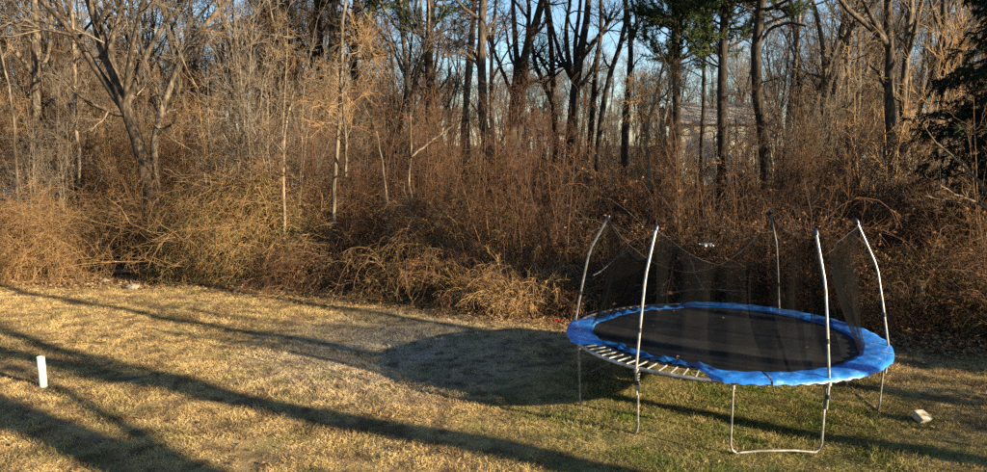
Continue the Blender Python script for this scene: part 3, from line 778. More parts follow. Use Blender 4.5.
# ------------------------------------------------------------------ near trees, one thing each
def pine_crown(zlo, n=16, tufts=7, dead=9):
    def fn(gt, gc, AP, AR, r):
        P, R = AP[:1], AR[:1]
        s = P[0, :, 2]; top = s[-1]; t0 = min(.9, max(0.1, float(np.interp(zlo, s, np.linspace(0, 1, len(s))))))
        A, RA = branch(P, R, n, t0, 1, 2.6, (1.0, 1.5), 7, .12, .06, r, ratio=.28, rmin=.014, fall=.3); gt.tubes(A, RA, 4)
        B, RB = branch(A, RA, tufts, .2, 1, .9, (.3, 1.0), 5, .15, .08, r, ratio=.5, rmin=.008, fall=.2); gt.tubes(B, RB, 3)
        N = 70
        for Q in (B,):
            k = np.repeat(np.arange(len(Q)), N); t = r.uniform(.2, 1, len(k)); p, T, _ = sample(Q[k], np.zeros(Q[k].shape[:2]), t)
            d = unit(T*.7 + r.normal(size=T.shape)*.7 + [0, 0, .1])*r.uniform(.10, .24, len(k))[:, None]
            gc.blades(p, d, np.full(len(k), .010), 0, .2, r)
        D, RD = branch(P, R, dead, .12, max(.2, t0), 1.6, (1.1, 1.6), 6, .14, .0, r, ratio=.16, rmin=.010); gt.tubes(D, RD, 3)
        E1, RE = branch(D, RD, 5, .2, 1, .6, (.4, 1.1), 4, .2, .0, r, ratio=.5, rmin=.006); gt.tubes(E1, RE, 3)
    return fn

T = photo_tree
T('tree', 'large tree with rough trunk forking into many limbs, left of the sunlit vine mound', 23.5,
  [([(151, 195), (148, 175), (142, 150), (131, 125), (124, 105), (111, 70), (101, 40), (93, 15), (86, -5)], 16, 7),
   ([(127, 112), (112, 92), (98, 70), (85, 52), (72, 30), (58, 14), (38, 0)], 9, 5),
   ([(124, 104), (121, 88), (112, 66), (107, 50), (113, 38), (118, 20), (122, 2)], 8, 4),
   ([(125, 106), (128, 75), (131, 52), (136, 26), (142, 8)], 6, 3),
   ([(127, 108), (137, 76), (146, 55), (154, 38), (170, 18), (186, 4)], 7, 3),
   ([(97, 28), (104, 10), (112, 2)], 5, 3)], 'bark_mid', 'twig_grey', 101, dens=1.6, fine=1.2, L1=2.2)
T('tree', 'pale leaning tree that arches to the right over the vine mound', 24.0,
  [([(152, 135), (162, 108), (175, 70), (188, 48), (202, 28), (216, 12), (232, -2)], 8, 4),
   ([(186, 50), (200, 34), (222, 22), (240, 26), (262, 34), (296, 38)], 4.5, 2)], 'bark_grey', 'twig_gold', 102, ext=2.5, fine=1.2, L1=1.6)
T('tree', 'straight sunlit trunk with ragged bark nearest the left edge of the picture', 27.0,
  [([(37, 130), (36, 95), (35, 60), (37, 30), (36, 0)], 9, 7),
   ([(36, 78), (24, 62), (14, 50), (0, 36), (-14, 24)], 5, 3),
   ([(35, 66), (40, 76), (47, 62), (50, 44), (52, 20), (50, 2)], 5, 3)], 'bark_grey', 'twig_grey', 103, L1=1.8)
T('tree', 'slim dark trunk curving up left of the large forked tree', 28.0,
  [([(58, 140), (57, 110), (55, 80), (60, 50), (62, 22), (58, 0)], 6, 4), ([(57, 84), (50, 64), (44, 40), (40, 10)], 4, 2)], 'bark_dark', 'twig_grey', 104)
T('tree', 'thin bent sapling in front of the left edge trees', 22.5,
  [([(14, 150), (14, 110), (8, 84), (3, 60), (-2, 40)], 3, 1.6)], 'bark_grey', 'twig_gold', 105, L1=1.0, ext=0)
T('tree', 'thin pale sapling standing right behind the large forked trunk', 26.0,
  [([(78, 160), (76, 110), (74, 70), (75, 30), (72, 0)], 4, 2.5)], 'bark_pale', 'twig_gold', 106, L1=1.3)
T('tree', 'straight pale sapling rising alone from the brush right of the vine mound', 19.6,
  [([(283, 182), (284, 150), (287, 118), (293, 95), (300, 74)], 3.2, 1.5)], 'bark_pale', 'twig_brown', 107, L1=1.1, ext=0)
T('tree', 'orange lit vine-wrapped trunk with double stem left of the pair of thin saplings', 19.6,
  [([(334, 178), (337, 140), (341, 95), (343, 55), (340, 20), (344, -2)], 4.6, 3),
   ([(346, 176), (346, 140), (343, 108), (342, 90)], 3, 2),
   ([(342, 92), (352, 62), (362, 40)], 3, 2)], 'bark_grey', 'twig_gold', 108, L1=1.4, dens=1.4)
T('tree', 'left of two thin pale saplings, its top bent to the left', 18.1,
  [([(388, 216), (385, 188), (382, 160), (379, 140), (370, 118), (363, 104)], 2.6, 1.3)], 'bark_grey', 'twig_brown', 109, L1=.8, ext=0)
T('tree', 'right of two thin pale saplings, with one branch slanting up to the right', 17.9,
  [([(410, 220), (410, 190), (411, 160), (411, 135), (410, 112)], 2.8, 1.4),
   ([(411, 157), (424, 147), (440, 135), (453, 125)], 2.2, 1.2)], 'bark_grey', 'twig_brown', 110, L1=.8, ext=0)
T('pine_tree', 'dark straight pine trunk with green crown behind the two thin saplings', 30.0,
  [([(430, 150), (430, 110), (429, 70), (430, 35), (431, 0)], 10, 7), ([(430, 104), (438, 90), (448, 78), (452, 66)], 3, 1.5)],
  'bark_pine', 'needle', 111, ext=3.5, crownfn=pine_crown(6.9, 34, 10))
T('pine_tree', 'dark pine at the left end of the row of evergreen crowns', 33.0,
  [([(352, 120), (354, 80), (355, 45), (356, 0)], 8, 6)], 'bark_pine', 'needle', 112, ext=3.5, crownfn=pine_crown(6.8, 32, 10))
T('tree', 'tall trunk with one sunlit side left of the blue sky gap', 26.0,
  [([(488, 150), (484, 118), (481, 80), (482, 40), (484, 0)], 9.5, 8), ([(482, 20), (472, 14), (462, 6), (452, -4)], 4, 2),
   ([(483, 72), (474, 60), (462, 50), (442, 58)], 3.5, 2)], 'bark_mid', 'twig_dark', 113, L1=1.5)
T('tree', 'tall dark tree leaning right with steep forked limbs at the sky gap left side', 31.0,
  [([(511, 140), (513, 105), (516, 80), (525, 52), (535, 28), (545, 0)], 11, 7), ([(514, 92), (517, 55), (514, 25), (512, 0)], 7, 4),
   ([(517, 78), (528, 40), (530, 12), (528, 0)], 5, 3), ([(513, 96), (500, 66), (490, 40), (484, 20)], 4, 2)], 'bark_dark', 'twig_dark', 114, L1=2.4, dens=1.3)
T('tree', 'slender dark tree with V fork inside the blue sky gap', 34.0,
  [([(555, 140), (555, 108), (553, 80), (551, 50), (550, 20), (546, 0)], 7, 4), ([(554, 106), (544, 84), (535, 62), (532, 44)], 5, 3), ([(554, 84), (546, 68), (538, 56)], 3, 2)],
  'bark_dark', 'twig_dark', 115, L1=2.0, dens=1.3)
T('tree', 'broad dark tree fanning many crooked limbs across the middle of the sky', 33.0,
  [([(571, 140), (573, 110), (576, 82), (580, 58), (585, 30), (588, 0)], 13, 6), ([(574, 78), (568, 58), (565, 30), (570, 0)], 6, 3),
   ([(575, 84), (566, 68), (558, 50), (550, 20), (548, 0)], 5, 2.5), ([(579, 62), (592, 44), (604, 30), (612, 12)], 6, 3),
   ([(576, 70), (575, 45), (578, 22), (580, 0)], 5, 3), ([(573, 74), (564, 66), (556, 60)], 4, 3)], 'bark_dark', 'twig_dark', 116, L1=2.4, dens=1.5)
T('tree', 'thin dark trunk close behind the broad fanning tree', 36.0,
  [([(590, 140), (592, 105), (594, 78), (600, 50), (603, 20), (600, 0)], 7, 3.5)], 'bark_dark', 'twig_dark', 117, L1=1.4)
T('tree', 'curving dark tree at right of the fanning tree, bowed like a bent arm', 32.0,
  [([(598, 140), (601, 108), (608, 80), (616, 56), (624, 36), (630, 12), (628, 0)], 6, 4), ([(621, 42), (636, 30), (644, 14)], 3, 2)], 'bark_dark', 'twig_dark', 118, L1=1.3)
T('tree', 'sinuous dark tree standing just left of the green pines', 31.0,
  [([(624, 145), (626, 110), (630, 70), (633, 44), (630, 20), (625, 0)], 7, 4), ([(632, 40), (640, 24), (634, 8), (630, -4)], 4, 2)], 'bark_dark', 'twig_dark', 119, L1=1.4)
T('tree', 'orange twigged shrubby tree in sunlight at foot of the leftmost green pine', 22.0,
  [([(650, 185), (648, 150), (645, 128), (652, 105), (660, 80), (664, 62)], 4.5, 2), ([(646, 130), (640, 112), (634, 96)], 3, 1.5), ([(652, 106), (668, 92), (680, 82)], 2.5, 1.2)],
  'bark_pale', 'twig_gold', 120, L1=1.2, ext=0, dens=1.8)
T('tree_stump', 'pale dead trunk snag in front of the far house, left of the pines', 30.0,
  [([(664, 160), (664, 140), (663, 122), (662, 108)], 7, 5)], 'bark_pale', 'twig_brown', 121, cat='stump', ext=0, n1=1, levels=2, dens=.2, L1=.4)
T('pine_tree', 'leftmost of the green pines, thick foliage beside the blue sky', 29.0,
  [([(677, 150), (677, 110), (676, 60), (675, 0)], 9, 7)], 'bark_pine', 'needle', 122, ext=3.5, crownfn=pine_crown(6.0, 52, 11))
T('pine_tree', 'thinnest of the green pines, a slim trunk between two thicker ones', 31.0,
  [([(702, 150), (703, 110), (704, 60), (706, 0)], 5, 3.5)], 'bark_pine', 'needle', 123, ext=3, crownfn=pine_crown(6.2, 30, 9))
T('pine_tree', 'pine with dark trunk straight in front of the far cream house', 26.0,
  [([(723, 160), (722, 130), (721, 90), (723, 50), (725, 0)], 11, 8)], 'bark_pine', 'needle', 124, ext=3.5, crownfn=pine_crown(6.0, 44, 10))
T('pine_tree', 'rightmost pine with thick bowed trunk beside the far cream house', 25.0,
  [([(767, 165), (764, 135), (758, 100), (755, 65), (758, 35), (762, 0)], 13, 9), ([(757, 45), (770, 28), (790, 22), (806, 26)], 4, 2), ([(760, 12), (780, 4), (800, -6)], 4, 2)],
  'bark_pine', 'needle', 125, ext=3.5, crownfn=pine_crown(7.3, 26, 9))
T('tree', 'crooked tree with paired pale stems right of the pines', 27.0,
  [([(824, 150), (822, 112), (823, 84), (828, 62), (822, 40), (815, 18), (812, 0)], 7, 4), ([(824, 90), (834, 66), (842, 46), (850, 30), (858, 10)], 5, 3)], 'bark_grey', 'twig_grey', 126, L1=1.5)
T('tree', 'thin pale tree with slanting limbs just right of the paired pale stems', 28.0,
  [([(830, 150), (829, 112), (832, 86), (842, 60), (846, 30), (842, 0)], 5, 3), ([(848, 150), (848, 100), (846, 60), (850, 30)], 5, 3)], 'bark_grey', 'twig_grey', 127, L1=1.5)
T('tree', 'big grey tree with long limb reaching up left, left of the dark evergreen', 26.0,
  [([(889, 170), (890, 130), (890, 90), (890, 55), (889, 25), (887, 0)], 12, 7), ([(890, 48), (880, 34), (866, 24), (850, 12), (836, -2)], 7, 4),
   ([(890, 44), (878, 30), (868, 10), (860, -4)], 6, 3), ([(890, 62), (902, 40), (920, 24), (934, 8)], 4, 2)], 'bark_mid', 'twig_grey', 128, L1=1.8)
T('tree', 'sunlit twin-stemmed trunk between the big grey tree and the evergreen', 27.0,
  [([(903, 160), (902, 110), (905, 60), (910, 25), (912, 0)], 8, 6), ([(905, 62), (914, 34), (922, 0)], 5, 4)], 'bark_grey', 'twig_grey', 129, L1=1.5)
T('tree', 'grey upright tree partly hidden by the dark evergreen top', 25.0,
  [([(941, 160), (943, 110), (945, 60), (946, 20), (944, 0)], 8, 5), ([(945, 56), (958, 30), (972, 10)], 4, 2), ([(946, 40), (936, 20), (930, 4)], 4, 2)], 'bark_mid', 'twig_grey', 130, L1=1.7)
T('tree', 'slender dark tree leaning left behind the arching pale tree', 30.0,
  [([(250, 150), (246, 110), (240, 80), (232, 50), (222, 20), (218, 0)], 6, 4), ([(240, 84), (248, 60), (252, 34)], 4, 2)], 'bark_dark', 'twig_dark', 131, L1=1.6)
for k, (x0, x1, x2, w_, d_, wd) in enumerate([(282, 274, 262, 5, 33, 'leftmost of the row of black trunks at middle left, leaning left'), (297, 292, 288, 6, 35, 'second of the row of black trunks from the left at middle left'),
                                       (312, 308, 318, 7, 32, 'black trunk in the middle of the row at middle left, bent to the right'), (324, 322, 318, 8, 34, 'thick upright black trunk second from the right of its row'),
                                       (331, 331, 334, 10, 31, 'thickest black trunk, rightmost of the row beside the orange vine-wrapped trunk')]):
    T('tree', wd, d_, [([(x0, 150), (x0-1, 110), (x1, 70), ((x1+x2)/2, 35), (x2, 0)], w_, w_*.65), ([(x1, 72), (x1+9*(-1)**k, 45), (x1+14*(-1)**k, 20)], w_*.5, w_*.25)],
      'bark_dark', 'twig_dark', 140+k, L1=1.6)

# the dark evergreen at the right edge
def evergreen(name, label, loc, h, rad, seed, group=None, needles=26, boughs=150):
    r = np.random.default_rng(seed); gt, gc = Geo(), Geo()
    P = walk(np.zeros((1, 3)), np.array([[.01, .01, 1.]]), [h], 12, .015, .02, r); P[:, 0, 2] -= .2
    R = (.17*np.linspace(1, .1, 12))[None]; gt.tubes(P, R, 8)
    t = r.uniform(.08, .99, boughs); k = np.zeros(boughs, int); p, Tn, rr = sample(P[k], R[k], t)
    a = r.uniform(0, 2*pi, boughs); ln = rad*np.minimum(1.0, .62+1.6*(t-.12))*(1.02-t)**.62*1.25*r.uniform(.65, 1.12, boughs)
    d = np.stack([np.cos(a), np.sin(a), .35 - .5*(1-t)], 1)
    A = walk(p, unit(d), ln, 8, .07, .0, r, .12); RA = np.maximum(rr*.25, .012)[:, None]*np.linspace(1, .3, 8)[None]; gt.tubes(A, RA, 4)
    B, RB = branch(A, RA, 15, .15, 1, .62, (.5, 1.1), 5, .1, -.04, r, ratio=.45, rmin=.005, fall=.5, grav=.25); gt.tubes(B, RB, 3)
    k = np.repeat(np.arange(len(B)), needles); tt = r.uniform(.0, 1, len(k)); p, Tn, _ = sample(B[k], np.zeros(B[k].shape[:2]), tt)
    dd = unit(Tn*.8 + r.normal(size=Tn.shape)*.45 + [0, 0, -.15])*r.uniform(.07, .18, len(k))[:, None]
    gc.blades(p, dd, np.full(len(k), .010), 0, .15, r)
    t_ = thing(name, label, 'tree', loc, group)
    gt.build('trunk', M['bark_dark'], t_); gc.build('crown', M['needle_dark'], t_)
    return t_
evergreen('evergreen_tree', 'dark green evergreen with drooping boughs filling the right edge', (12.75, 17.2, .1), 10.4, 3.1, 201, needles=52, boughs=330)
# bare saplings that lean over it
T('tree', 'bare pale sapling leaning across the front of the dark evergreen', 12.0,
  [([(1012, 250), (990, 190), (965, 168), (945, 150), (928, 132)], 4, 1.5), ([(1000, 215), (970, 200), (950, 192), (940, 184)], 2.5, 1)], 'bark_grey', 'twig_brown', 202, L1=.6, ext=0, dens=.4, n1=5, levels=2)

# trees of the same garden that stand to the right of the view and throw their shadows over the lawn
def garden_tree(seed, loc, h, r0, label, n=6, lean=.05):
    gt, gc = make_bare_tree(seed, h, r0, lean, n, .8, .5)
    t_ = thing('tree', label, 'tree', loc, 'garden trees right of the view')
    gt.build('trunk', M['bark_grey'], t_); gc.build('crown', M['twig_brown'], t_)
    return t_
garden_tree(301, (14.2, .75, 0), 15, .36, 'tall bare garden tree out of view on the right, its shadow the long middle band', 6, .02)
garden_tree(302, (12.4, -1.9, 0), 14, .42, 'stout bare garden tree out of view nearest the house, shading the lawn corner', 6, .02)
garden_tree(303, (13.6, 3.4, 0), 15, .20, 'slim bare garden tree out of view level with the trampoline front', 5, .03)
garden_tree(304, (15.2, 5.0, 0), 14, .17, 'slim bare garden tree out of view level with the trampoline back', 5, .04)



evergreen('evergreen_tree', 'slim unseen evergreen added right of the lawn to shade the middle brush', (13.3, 9.0, 0), 6.8, 1.15, 305, None, needles=22, boughs=170)  # unseen tree added to cast shade on the middle brush

# ------------------------------------------------------------------ single bushes along the edge
def bush(name, label, loc, parts, cat='bush', group=None):
    t_ = thing(name, label, cat, loc, group)
    for pn, q, ms in parts: q.build(pn, ms, t_)
    return t_
def gpos(x, y): return (x, y, float(gz(x, y)))
def scaleg(q, s):
    q.v = [v*np.array(s) for v in q.v]; return q
def mound(seed, lobes, n=420, leafy=500, L=1.3, hang=.6, canes=40, cl=3.0):
    q = Geo()
    for k, (x, y, rad, h) in enumerate(lobes):
        q.merge(clump_tangle(seed+k, rad, h, int(n*rad*rad), int(leafy*rad), L, hang), (x, y, 0))
        q.merge(clump_upright(seed+80+k, h*1.15, int(16*rad), 120), (x, y, 0), (rad*1.6, rad*1.6, 1))
        q.merge(clump_arching(seed+50+k, cl*h/2.2, int(canes*rad*.45), rad*.7, 250, (.8, 1.5), .6), (x, y, 0))
    return q
bush('vine_mound', 'big rounded mound of golden brown vines lit by the sun', gpos(-7.15, 20.4),
     [('vines', mound(510, [(.1, .2, 1.25, 2.7), (-1.25, .3, 1.0, 2.2), (1.15, .1, 1.15, 2.3), (.35, -.75, .9, 1.3), (-.8, -.6, .9, 1.55), (1.9, -.5, .8, 1.2)], 520, 5500), [M['twig_gold'], M['leaf_olive']]),
      ('stems', clump_upright(52, 3.0, 60, 300), [M['twig_brown'], M['leaf_brown']])])
bush('bramble_bush', 'straw coloured tangled bush at the left edge of the lawn', gpos(-12.6, 20.1),
     [('canes', mound(530, [(0, 0, 1.0, 1.9), (-1.2, .2, 1.0, 2.2), (.9, -.1, .75, 1.3), (-.3, -.7, .7, 1.0)], 420, 200, canes=50), [M['twig_gold'], M['leaf_brown']]),
      ('stems', clump_upright(54, 2.6, 50, 200), [M['twig_gold'], M['leaf_brown']])])
bush('bramble_bush', 'golden arching brambles between left edge bush and vine mound', gpos(-9.9, 22.0),
     [('canes', clump_arching(55, 4.2, 110, 1.5, 300, (.6, 1.3)), [M['twig_gold'], M['leaf_brown']]), ('stems', clump_upright(56, 3.2, 60, 300), [M['twig_brown'], M['leaf_brown']])])
bush('bramble_bush', 'low reddish bramble right at the foot of the vine mound', gpos(-4.7, 18.9),
     [('canes', clump_arching(57, 2.3, 70, .9, 500, (.5, 1.2)), [M['twig_red'], M['leaf_brown']]), ('vines', clump_tangle(58, 1.2, 1.15, 420, 700, 1.1, .6), [M['twig_brown'], M['leaf_olive']])])
bush('bramble_bush', 'olive leaved bramble bush at the lawn edge below the two thin saplings', gpos(-1.9, 17.8),
     [('canes', clump_arching(59, 2.4, 80, 1.0, 900, (.7, 1.4)), [M['twig_brown'], M['leaf_olive']]), ('vines', clump_tangle(60, 1.4, 1.5, 520, 1800, 1.1, .6), [M['twig_brown'], M['leaf_olive']])])
def tuft(seed, n=900, h=1.1):
    r = np.random.default_rng(seed); q = Geo()
    a = r.uniform(0, 2*pi, n); d0 = np.sqrt(r.uniform(0, 1, n))*.42
    p = np.stack([np.cos(a)*d0*1.6, np.sin(a)*d0, np.zeros(n)], 1); e = r.uniform(.9, 1.5, n)
    d = np.stack([np.cos(a)*np.cos(e), np.sin(a)*np.cos(e), np.sin(e)], 1)
    P = walk(p, d, h*r.uniform(.6, 1.25, n), 7, .08, .05, r, .55); P[..., 2] = np.maximum(P[..., 2], .01)
    q.tubes(P, np.full((n, 7), .0042)*np.linspace(1, .4, 7)[None], 3)
    return q
bush('dry_shrub', 'orange tan twiggy dry shrub on the lawn edge left of the trampoline', gpos(.62, 15.75),
     [('stems', clump_arching(64, 1.35, 60, .55, 900, (.9, 1.5), .55), [M['twig_gold'], M['leaf_brown']]), ('stalks', scaleg(tuft(61, 260, 1.0), (1.15, 1, 1)), M['straw'])])
bush('dry_grass_tuft', 'smaller tuft of dead grass just left of the bigger orange one', gpos(-.25, 16.3), [('stalks', tuft(62, 380, .9), M['straw'])], 'grass tuft')
bush('bramble_bush', 'low brown bramble directly behind the trampoline right side', gpos(6.6, 14.6),
     [('canes', clump_arching(63, 2.2, 70, .9, 600, (.5, 1.2)), [M['twig_brown'], M['leaf_brown']])])

for k, (x, y, h, lb) in enumerate([(10.3, 7.9, 2.3, 'unseen bare shrub added to shade the lawn, nearest the wood'), (11.2, 6.5, 2.2, 'unseen bare shrub added to shade the lawn, the middle one of three'), (11.6, 5.0, 2.0, 'unseen bare shrub added to shade the lawn, nearest the house')]):  # unseen shrubs added to throw dappled shade on the lawn beside the trampoline
    bush('added_shade_shrub', lb, gpos(x, y), [('stems', scaleg(clump_upright(600+k, h, 60, 2200), (1.5, 1.5, 1)), [M['twig_brown'], M['leaf_brown']])], 'shrub', 'shade shrubs added right of the view')

# ------------------------------------------------------------------ brush pile behind the trampoline, logs, stump, stones
greyw = mat('weathered_wood', [(.16, .14, .115), (.30, .27, .225), (.44, .40, .34)], 8, stretch=(1, 1, 1), bump=.4)
r = np.random.default_rng(77)
def stick(name, label, p0, d, L, rad, seed, m, sub=3):
    rr = np.random.default_rng(seed); q = Geo()
    d = unit(np.array([d], float)); P = walk(np.zeros((1, 3)), d, [L], 9, .10, .0, rr); R = (rad*np.linspace(1, .45, 9))[None]
    t_ = thing(name, label, 'branch', p0)
    q.tubes(P, R, 6, cap=True); q.build('limb', m, t_)
    B, RB = branch(P, R, sub, .3, .95, L*.35, (.4, .9), 5, .18, .05, rr, ratio=.5, rmin=.006)
    q = Geo(); q.tubes(B, RB, 4)
    D, RD = branch(B, RB, 3, .2, 1, L*.15, (.4, .9), 4, .2, .0, rr, ratio=.6, rmin=.004); q.tubes(D, RD, 3); q.build('side_branches', m, t_)
    return t_
stick('fallen_branch', 'pale curved dead branch arching behind the left rear trampoline pole', (2.0, 14.7, 1.0), (1, .2, .45), 1.0, .013, 1, greyw)
stick('fallen_branch', 'bleached branch on the brush pile seen through the trampoline net', (3.4, 14.9, .55), (1, .15, .25), 1.7, .024, 3, greyw)
stick('fallen_branch', 'short forked branch leaning up on the brush pile behind the net', (4.4, 14.8, .45), (-.5, .2, .8), 1.0, .02, 4, greyw)
stick('fallen_branch', 'long grey branch lying low at the back of the brush pile', (3.0, 15.7, .6), (1, .1, .06), 2.4, .026, 5, greyw)
q = Geo()
for k in range(5): pass
q = scaleg(clump_tangle(71, 1.0, .62, 360, 300, .9, .3), (2.0, .85, 1)); bp_ = q.build('brush_pile', [M['twig_dark'], M['leaf_brown']])
bp_.location = gpos(4.0, 15.2); tag(bp_, 'heap of grey cut branches and twigs behind the trampoline', 'brush pile')

def log(name, label, p0, p1, rad, seed, cat='log'):
    rr = np.random.default_rng(seed); p0, p1 = np.array(p0, float), np.array(p1, float)
    t_ = thing(name, label, cat, p0); u = np.linspace(0, 1, 10)[:, None]
    P = (p1-p0)*u + rr.normal(size=(10, 3))*rad*.12*np.array([1, 1, .5]); R = rad*(1+.1*rr.normal(size=10))
    q = Geo(); q.tubes(P, R, 9); q.build('bark', M['bark_grey'], t_)
    d = unit(p1-p0)
    for e, s in ((0, -1), (9, 1)):
        q = Geo(); q.tubes(np.array([P[e]-d*.01*s, P[e]+d*.006*s]), [R[e]*.96, R[e]*.93], 9, cap=True); q.build('cut_end', M['bark_pale'], t_)
    return t_
log('log', 'thin fallen log lying on the leafy corner below the arching brambles', (-11.5, 20.15, float(gz(-11.5, 20.15))+.07), (-9.3, 20.35, float(gz(-9.3, 20.35))+.12), .055, 81)
log('log', 'short cut log with pale end on the brush pile behind the net', (3.72, 14.55, .42), (3.98, 15.1, .5), .10, 82)
log('tree_stump', 'narrow old stump with sunlit top between trampoline and evergreen', (8.35, 14.4, 0), (8.38, 14.38, .95), .085, 83, 'stump')
def stone(label, loc, s, seed, m):
    rr = np.random.default_rng(seed); n, k = 7, 10; V = []
    for i_ in range(n):
        c = -1 + 2*i_/(n-1); ra = math.sqrt(max(.02, 1-c*c))
        for j in range(k):
            a = 2*pi*j/k; f = 1 + .22*rr.normal()*(.7)
            V.append([ra*cos(a)*f*s[0], ra*sin(a)*f*s[1], c*s[2]*(1+.1*rr.normal())])
    F = [[i_*k+j, i_*k+(j+1) % k, (i_+1)*k+(j+1) % k, (i_+1)*k+j] for i_ in range(n-1) for j in range(k)]
    q = Geo(); q.add(V, F); q.add([V[j] for j in range(k)]+[[0, 0, -s[2]]], [[(j+1) % k, j, k] for j in range(k)]); q.add([V[(n-1)*k+j] for j in range(k)]+[[0, 0, s[2]]], [[j, (j+1) % k, k] for j in range(k)])
    o = q.build('stone', m, smooth=False); o.location = loc; tag(o, label, 'stone'); return o
stonem = mat('field_stone', [(.12, .095, .065), (.20, .165, .12), (.30, .25, .19)], 9, bump=.4)
for k, (px, py, s, lb) in enumerate([(105, 283, .14, 'pale stone left of the log on the leafy lawn corner'), (133, 288, .18, 'largest pale stone in front of the log on the lawn corner'),
                                     (158, 276, .13, 'pale stone at the right end of the thin fallen log'), (112, 267, .12, 'small white stone in the dark hollow under the arching brambles'), (289, 291, .12, 'grey stone at the lawn edge right of the vine mound')]):
    Yd = CAM_H*FPX/(py-145)*.99
    w_ = W(px, py, Yd); stone(lb, (w_[0], w_[1], float(gz(w_[0], w_[1]))+s*.25), (s, s*.8, s*.5), 400+k, stonem)

# ------------------------------------------------------------------ things lying on the lawn
whitep = mat('white_plastic_pipe', [(.34, .37, .31), (.54, .58, .50), (.60, .63, .56)], 6, rough=.45, spec=.4)
dirt = mat('pipe_inside', [(.03, .03, .03), (.06, .06, .05)], 6)
t_ = thing('standpipe', 'short white plastic pipe standing upright in the lawn', 'pipe', gpos(-6.7, 10.74))
t_.rotation_euler = (radians(-1), radians(-2), .2)
q = Geo()
k = 20; a = np.arange(k)*2*pi/k
prof = [(.054, -.08), (.054, .455), (.052, .465), (.046, .465), (.044, .455), (.044, .30)]
V = np.array([[rr_*cos(x), rr_*sin(x), z] for rr_, z in prof for x in a])
F = [[i_*k+j, i_*k+(j+1) % k, (i_+1)*k+(j+1) % k, (i_+1)*k+j] for i_ in range(len(prof)-1) for j in range(k)]
q.add(V, F); q.build('tube', whitep, t_)
q = Geo(); q.tubes(np.array([[0, 0, .30], [0, 0, .31]]), [.0435, .0435], 20, cap=True); q.build('plug', dirt, t_)
q = Geo(); q.tubes(np.array([[0, 0, -.02], [0, 0, .035]]), [.060, .056], 20); q.build('collar', whitep, t_)

blockm = mat('pale_board', [(.22, .17, .11), (.40, .33, .24), (.52, .45, .35)], 7, stretch=(1, 6, 6), bump=.3)
t_ = thing('broken_board', 'pale broken piece of board lying in the grass right of the trampoline', 'board', gpos(5.62, 9.42))
t_.rotation_euler = (radians(32), radians(8), radians(28)); t_.location.z += .07; t_.scale = (1.15, 1.15, 1.15)
q = Geo(); q.box((-.09, -.07, -.025), (.075, .07, .035)); q.add([[.075, -.07, -.025], [.075, .07, -.025], [.075, .07, .035], [.075, -.07, .035], [.125, -.05, -.022], [.10, .03, -.022], [.10, .03, .031], [.125, -.05, .031]],
      [[0, 4, 5, 1], [3, 2, 6, 7], [4, 7, 6, 5], [0, 3, 7, 4], [1, 5, 6, 2]]); q.build('plank', blockm, t_, smooth=False)
q = Geo(); q.box((-.07, -.05, -.05), (-.01, .05, -.0255)); q.build('batten', blockm, t_, smooth=False)

redp = mat('red_plastic', [(.20, .015, .012), (.36, .025, .022), (.45, .07, .06)], 9, rough=.5)
def scrap(name, label, cat, loc, s, seed, m, flat=.4):
    rr = np.random.default_rng(seed); n = 9; q = Geo()
    xs_, ys_ = np.meshgrid(np.linspace(-1, 1, n), np.linspace(-1, 1, n), indexing='ij')
    z = .35*np.sin(xs_*3+rr.uniform(0, 6))*np.cos(ys_*2.6+rr.uniform(0, 6)) + .25*rr.normal(size=(n, n)) + .5
    jig = rr.normal(size=(n, n, 2))*.08
    top = np.stack([(xs_+jig[..., 0])*s, (ys_+jig[..., 1])*s*.7, z*s*flat], -1); bot = top - [0, 0, .006]
    ii = np.arange(n*n).reshape(n, n); f = np.stack([ii[:-1, :-1], ii[1:, :-1], ii[1:, 1:], ii[:-1, 1:]], -1).reshape(-1, 4)
    q.add(top.reshape(-1, 3), f); q.add(bot.reshape(-1, 3), f[:, ::-1])
    o = q.build(name, m, smooth=False); o.location = loc; o.rotation_euler = (0, 0, rr.uniform(0, 3)); tag(o, label, cat); return o
x, y = W(558, 323, 14.9)[:2]; scrap('plastic_scrap', 'crumpled bright red plastic scrap behind the left rim of the trampoline', 'litter', gpos(x, y), .07, 5, redp, .9)
whites = mat('white_sheet', [(.55, .55, .52), (.7, .7, .67)], 6, rough=.5)
w_ = W(707, 246, 16.3); scrap('plastic_sheet', 'pale plastic sheet caught in brush behind the trampoline net', 'litter', tuple(w_), .16, 6, whites, .4)
bp2 = W(707, 246, 16.3)
x, y = W(500, 317, 15.5)[:2]; scrap('paper_scrap', 'small white scrap on the lawn edge below the orange grass tuft', 'litter', gpos(x, y), .07, 7, whites, .6)
x, y = W(445, 306, 16.6)[:2]; scrap('paper_scrap', 'small white scrap at the foot of the olive bramble bush', 'litter', gpos(x, y), .06, 8, whites, .6)

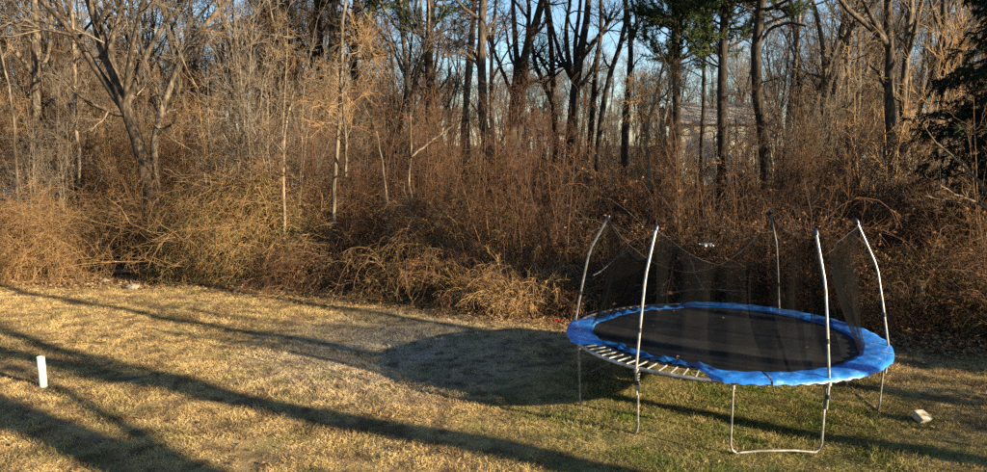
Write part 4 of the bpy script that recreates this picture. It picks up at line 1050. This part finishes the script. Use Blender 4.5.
# ------------------------------------------------------------------ houses glimpsed through the wood
glass = mat('dark_window_glass', [(.02, .025, .03), (.05, .06, .07)], 2, rough=.08, spec=.6)
trimw = mat('white_trim', [(.7, .69, .65), (.78, .77, .73)], 3)
def house(name, label, loc, w, d, wall_h, ridge, wallm, roofm, rotz=0, wins=(), door=None, chim=True, cat='house'):
    t_ = thing(name, label, cat, loc); t_.rotation_euler = (0, 0, rotz)
    q = Geo(); q.box((-w/2, 0, -.5), (w/2, d, wall_h))
    q.add([[-w/2, .0, wall_h], [-w/2, d, wall_h], [-w/2, d/2, ridge-.12], [w/2, 0, wall_h], [w/2, d, wall_h], [w/2, d/2, ridge-.12]], [[0, 2, 1], [3, 4, 5]]); wl = q.build('wall', wallm, t_, smooth=False)
    q = Geo(); o = .35
    for s in (0, 1):
        y0, y1 = (-o, d/2) if s == 0 else (d+o, d/2)
        zl = wall_h - o*(ridge-wall_h)/(d/2)
        a_ = np.array([[-w/2-o, y0, zl], [w/2+o, y0, zl], [w/2+o, y1, ridge], [-w/2-o, y1, ridge]])
        q.add(np.concatenate([a_, a_+[0, 0, .14]]), [[0, 1, 2, 3], [4, 7, 6, 5], [0, 4, 5, 1], [1, 5, 6, 2], [3, 2, 6, 7], [0, 3, 7, 4]])
    ro = q.build('roof', roofm, t_, smooth=False)
    if chim:
        q = Geo(); q.box((w*.2, d*.45, ridge-.6), (w*.2+.7, d*.45+.6, ridge+.9)); q.build('chimney', M['brick'], ro, smooth=False)
    for (x0, z0, ww, hh) in wins:
        q = Geo(); q.box((x0, -.06, z0), (x0+ww, .05, z0+.09)); q.box((x0, -.06, z0+hh-.09), (x0+ww, .05, z0+hh)); q.box((x0, -.06, z0+.09), (x0+.09, .05, z0+hh-.09)); q.box((x0+ww-.09, -.06, z0+.09), (x0+ww, .05, z0+hh-.09)); q.box((x0+.09, -.05, z0+hh/2-.03), (x0+ww-.09, .04, z0+hh/2+.03))
        f_ = q.build('window', trimw, t_, smooth=False)
        q = Geo(); q.box((x0+.08, -.03, z0+.08), (x0+ww-.08, -.012, z0+hh-.08)); q.build('pane', glass, f_, smooth=False)
    if door:
        x0, ww, hh = door
        q = Geo(); q.box((x0, -.05, 0), (x0+ww, .04, hh)); dd_ = q.build('door', trimw, t_, smooth=False)
        q = Geo(); q.box((x0+ww-.14, -.10, hh*.47), (x0+ww-.08, -.051, hh*.52)); q.build('handle', glass, dd_, smooth=False)
    return t_
M['brick'] = mat('brick_chimney', [(.22, .09, .06), (.33, .15, .10)], 12)
cream = mat('cream_siding', [(.55, .47, .34), (.64, .56, .42), (.70, .62, .48)], 1.5, stretch=(.2, .2, 9))
white = mat('white_siding', [(.62, .60, .55), (.72, .70, .65)], 1.5, stretch=(.2, .2, 9))
shin = mat('grey_shingles', [(.09, .085, .08), (.16, .15, .14), (.22, .205, .19)], 6)
shin2 = mat('tan_shingles', [(.36, .30, .23), (.46, .40, .31), (.54, .47, .38)], 6)
house('house', 'cream house with tan roof glimpsed between the pine trunks', (18.6, 60, .8), 7.5, 7, 4.6, 6.2, cream, shin2, -.12,
      [(-.9, 2.6, .9, 1.2), (1.9, 2.6, .9, 1.2)], (-.3, .95, 2.1), False)
house('house', 'small white house half hidden low behind the fanning dark tree', (6.2, 92, 1.6), 8, 6, 3.4, 5.0, white, shin, .1, [(-2.6, 1.2, 1, 1.4), (1.4, 1.2, 1, 1.4)], (-.4, .9, 2.1), False)
house('house', 'low house with pale roof behind the big grey tree on the right', (32.5, 62, .9), 9, 7, 3.4, 5.6, white, shin2, -.3, [(-3.2, 1.2, 1.2, 1.4), (-.8, 1.2, 1.2, 1.4), (2, 1.2, 1.2, 1.4)], (.9, .9, 2.1))
shedw = mat('weathered_white_boards', [(.20, .17, .125), (.34, .29, .22), (.46, .40, .31)], 2.5, stretch=(6, 6, .4), bump=.3)
house('shed', 'pale weathered shed behind the brush at the left edge', (-18.2, 27.2, .1), 4.2, 3, 3.1, 3.7, shedw, M['wood_floor'], .15, [(-1.7, 1.3, .7, .9)], (.3, .9, 2.0), False, cat='shed')
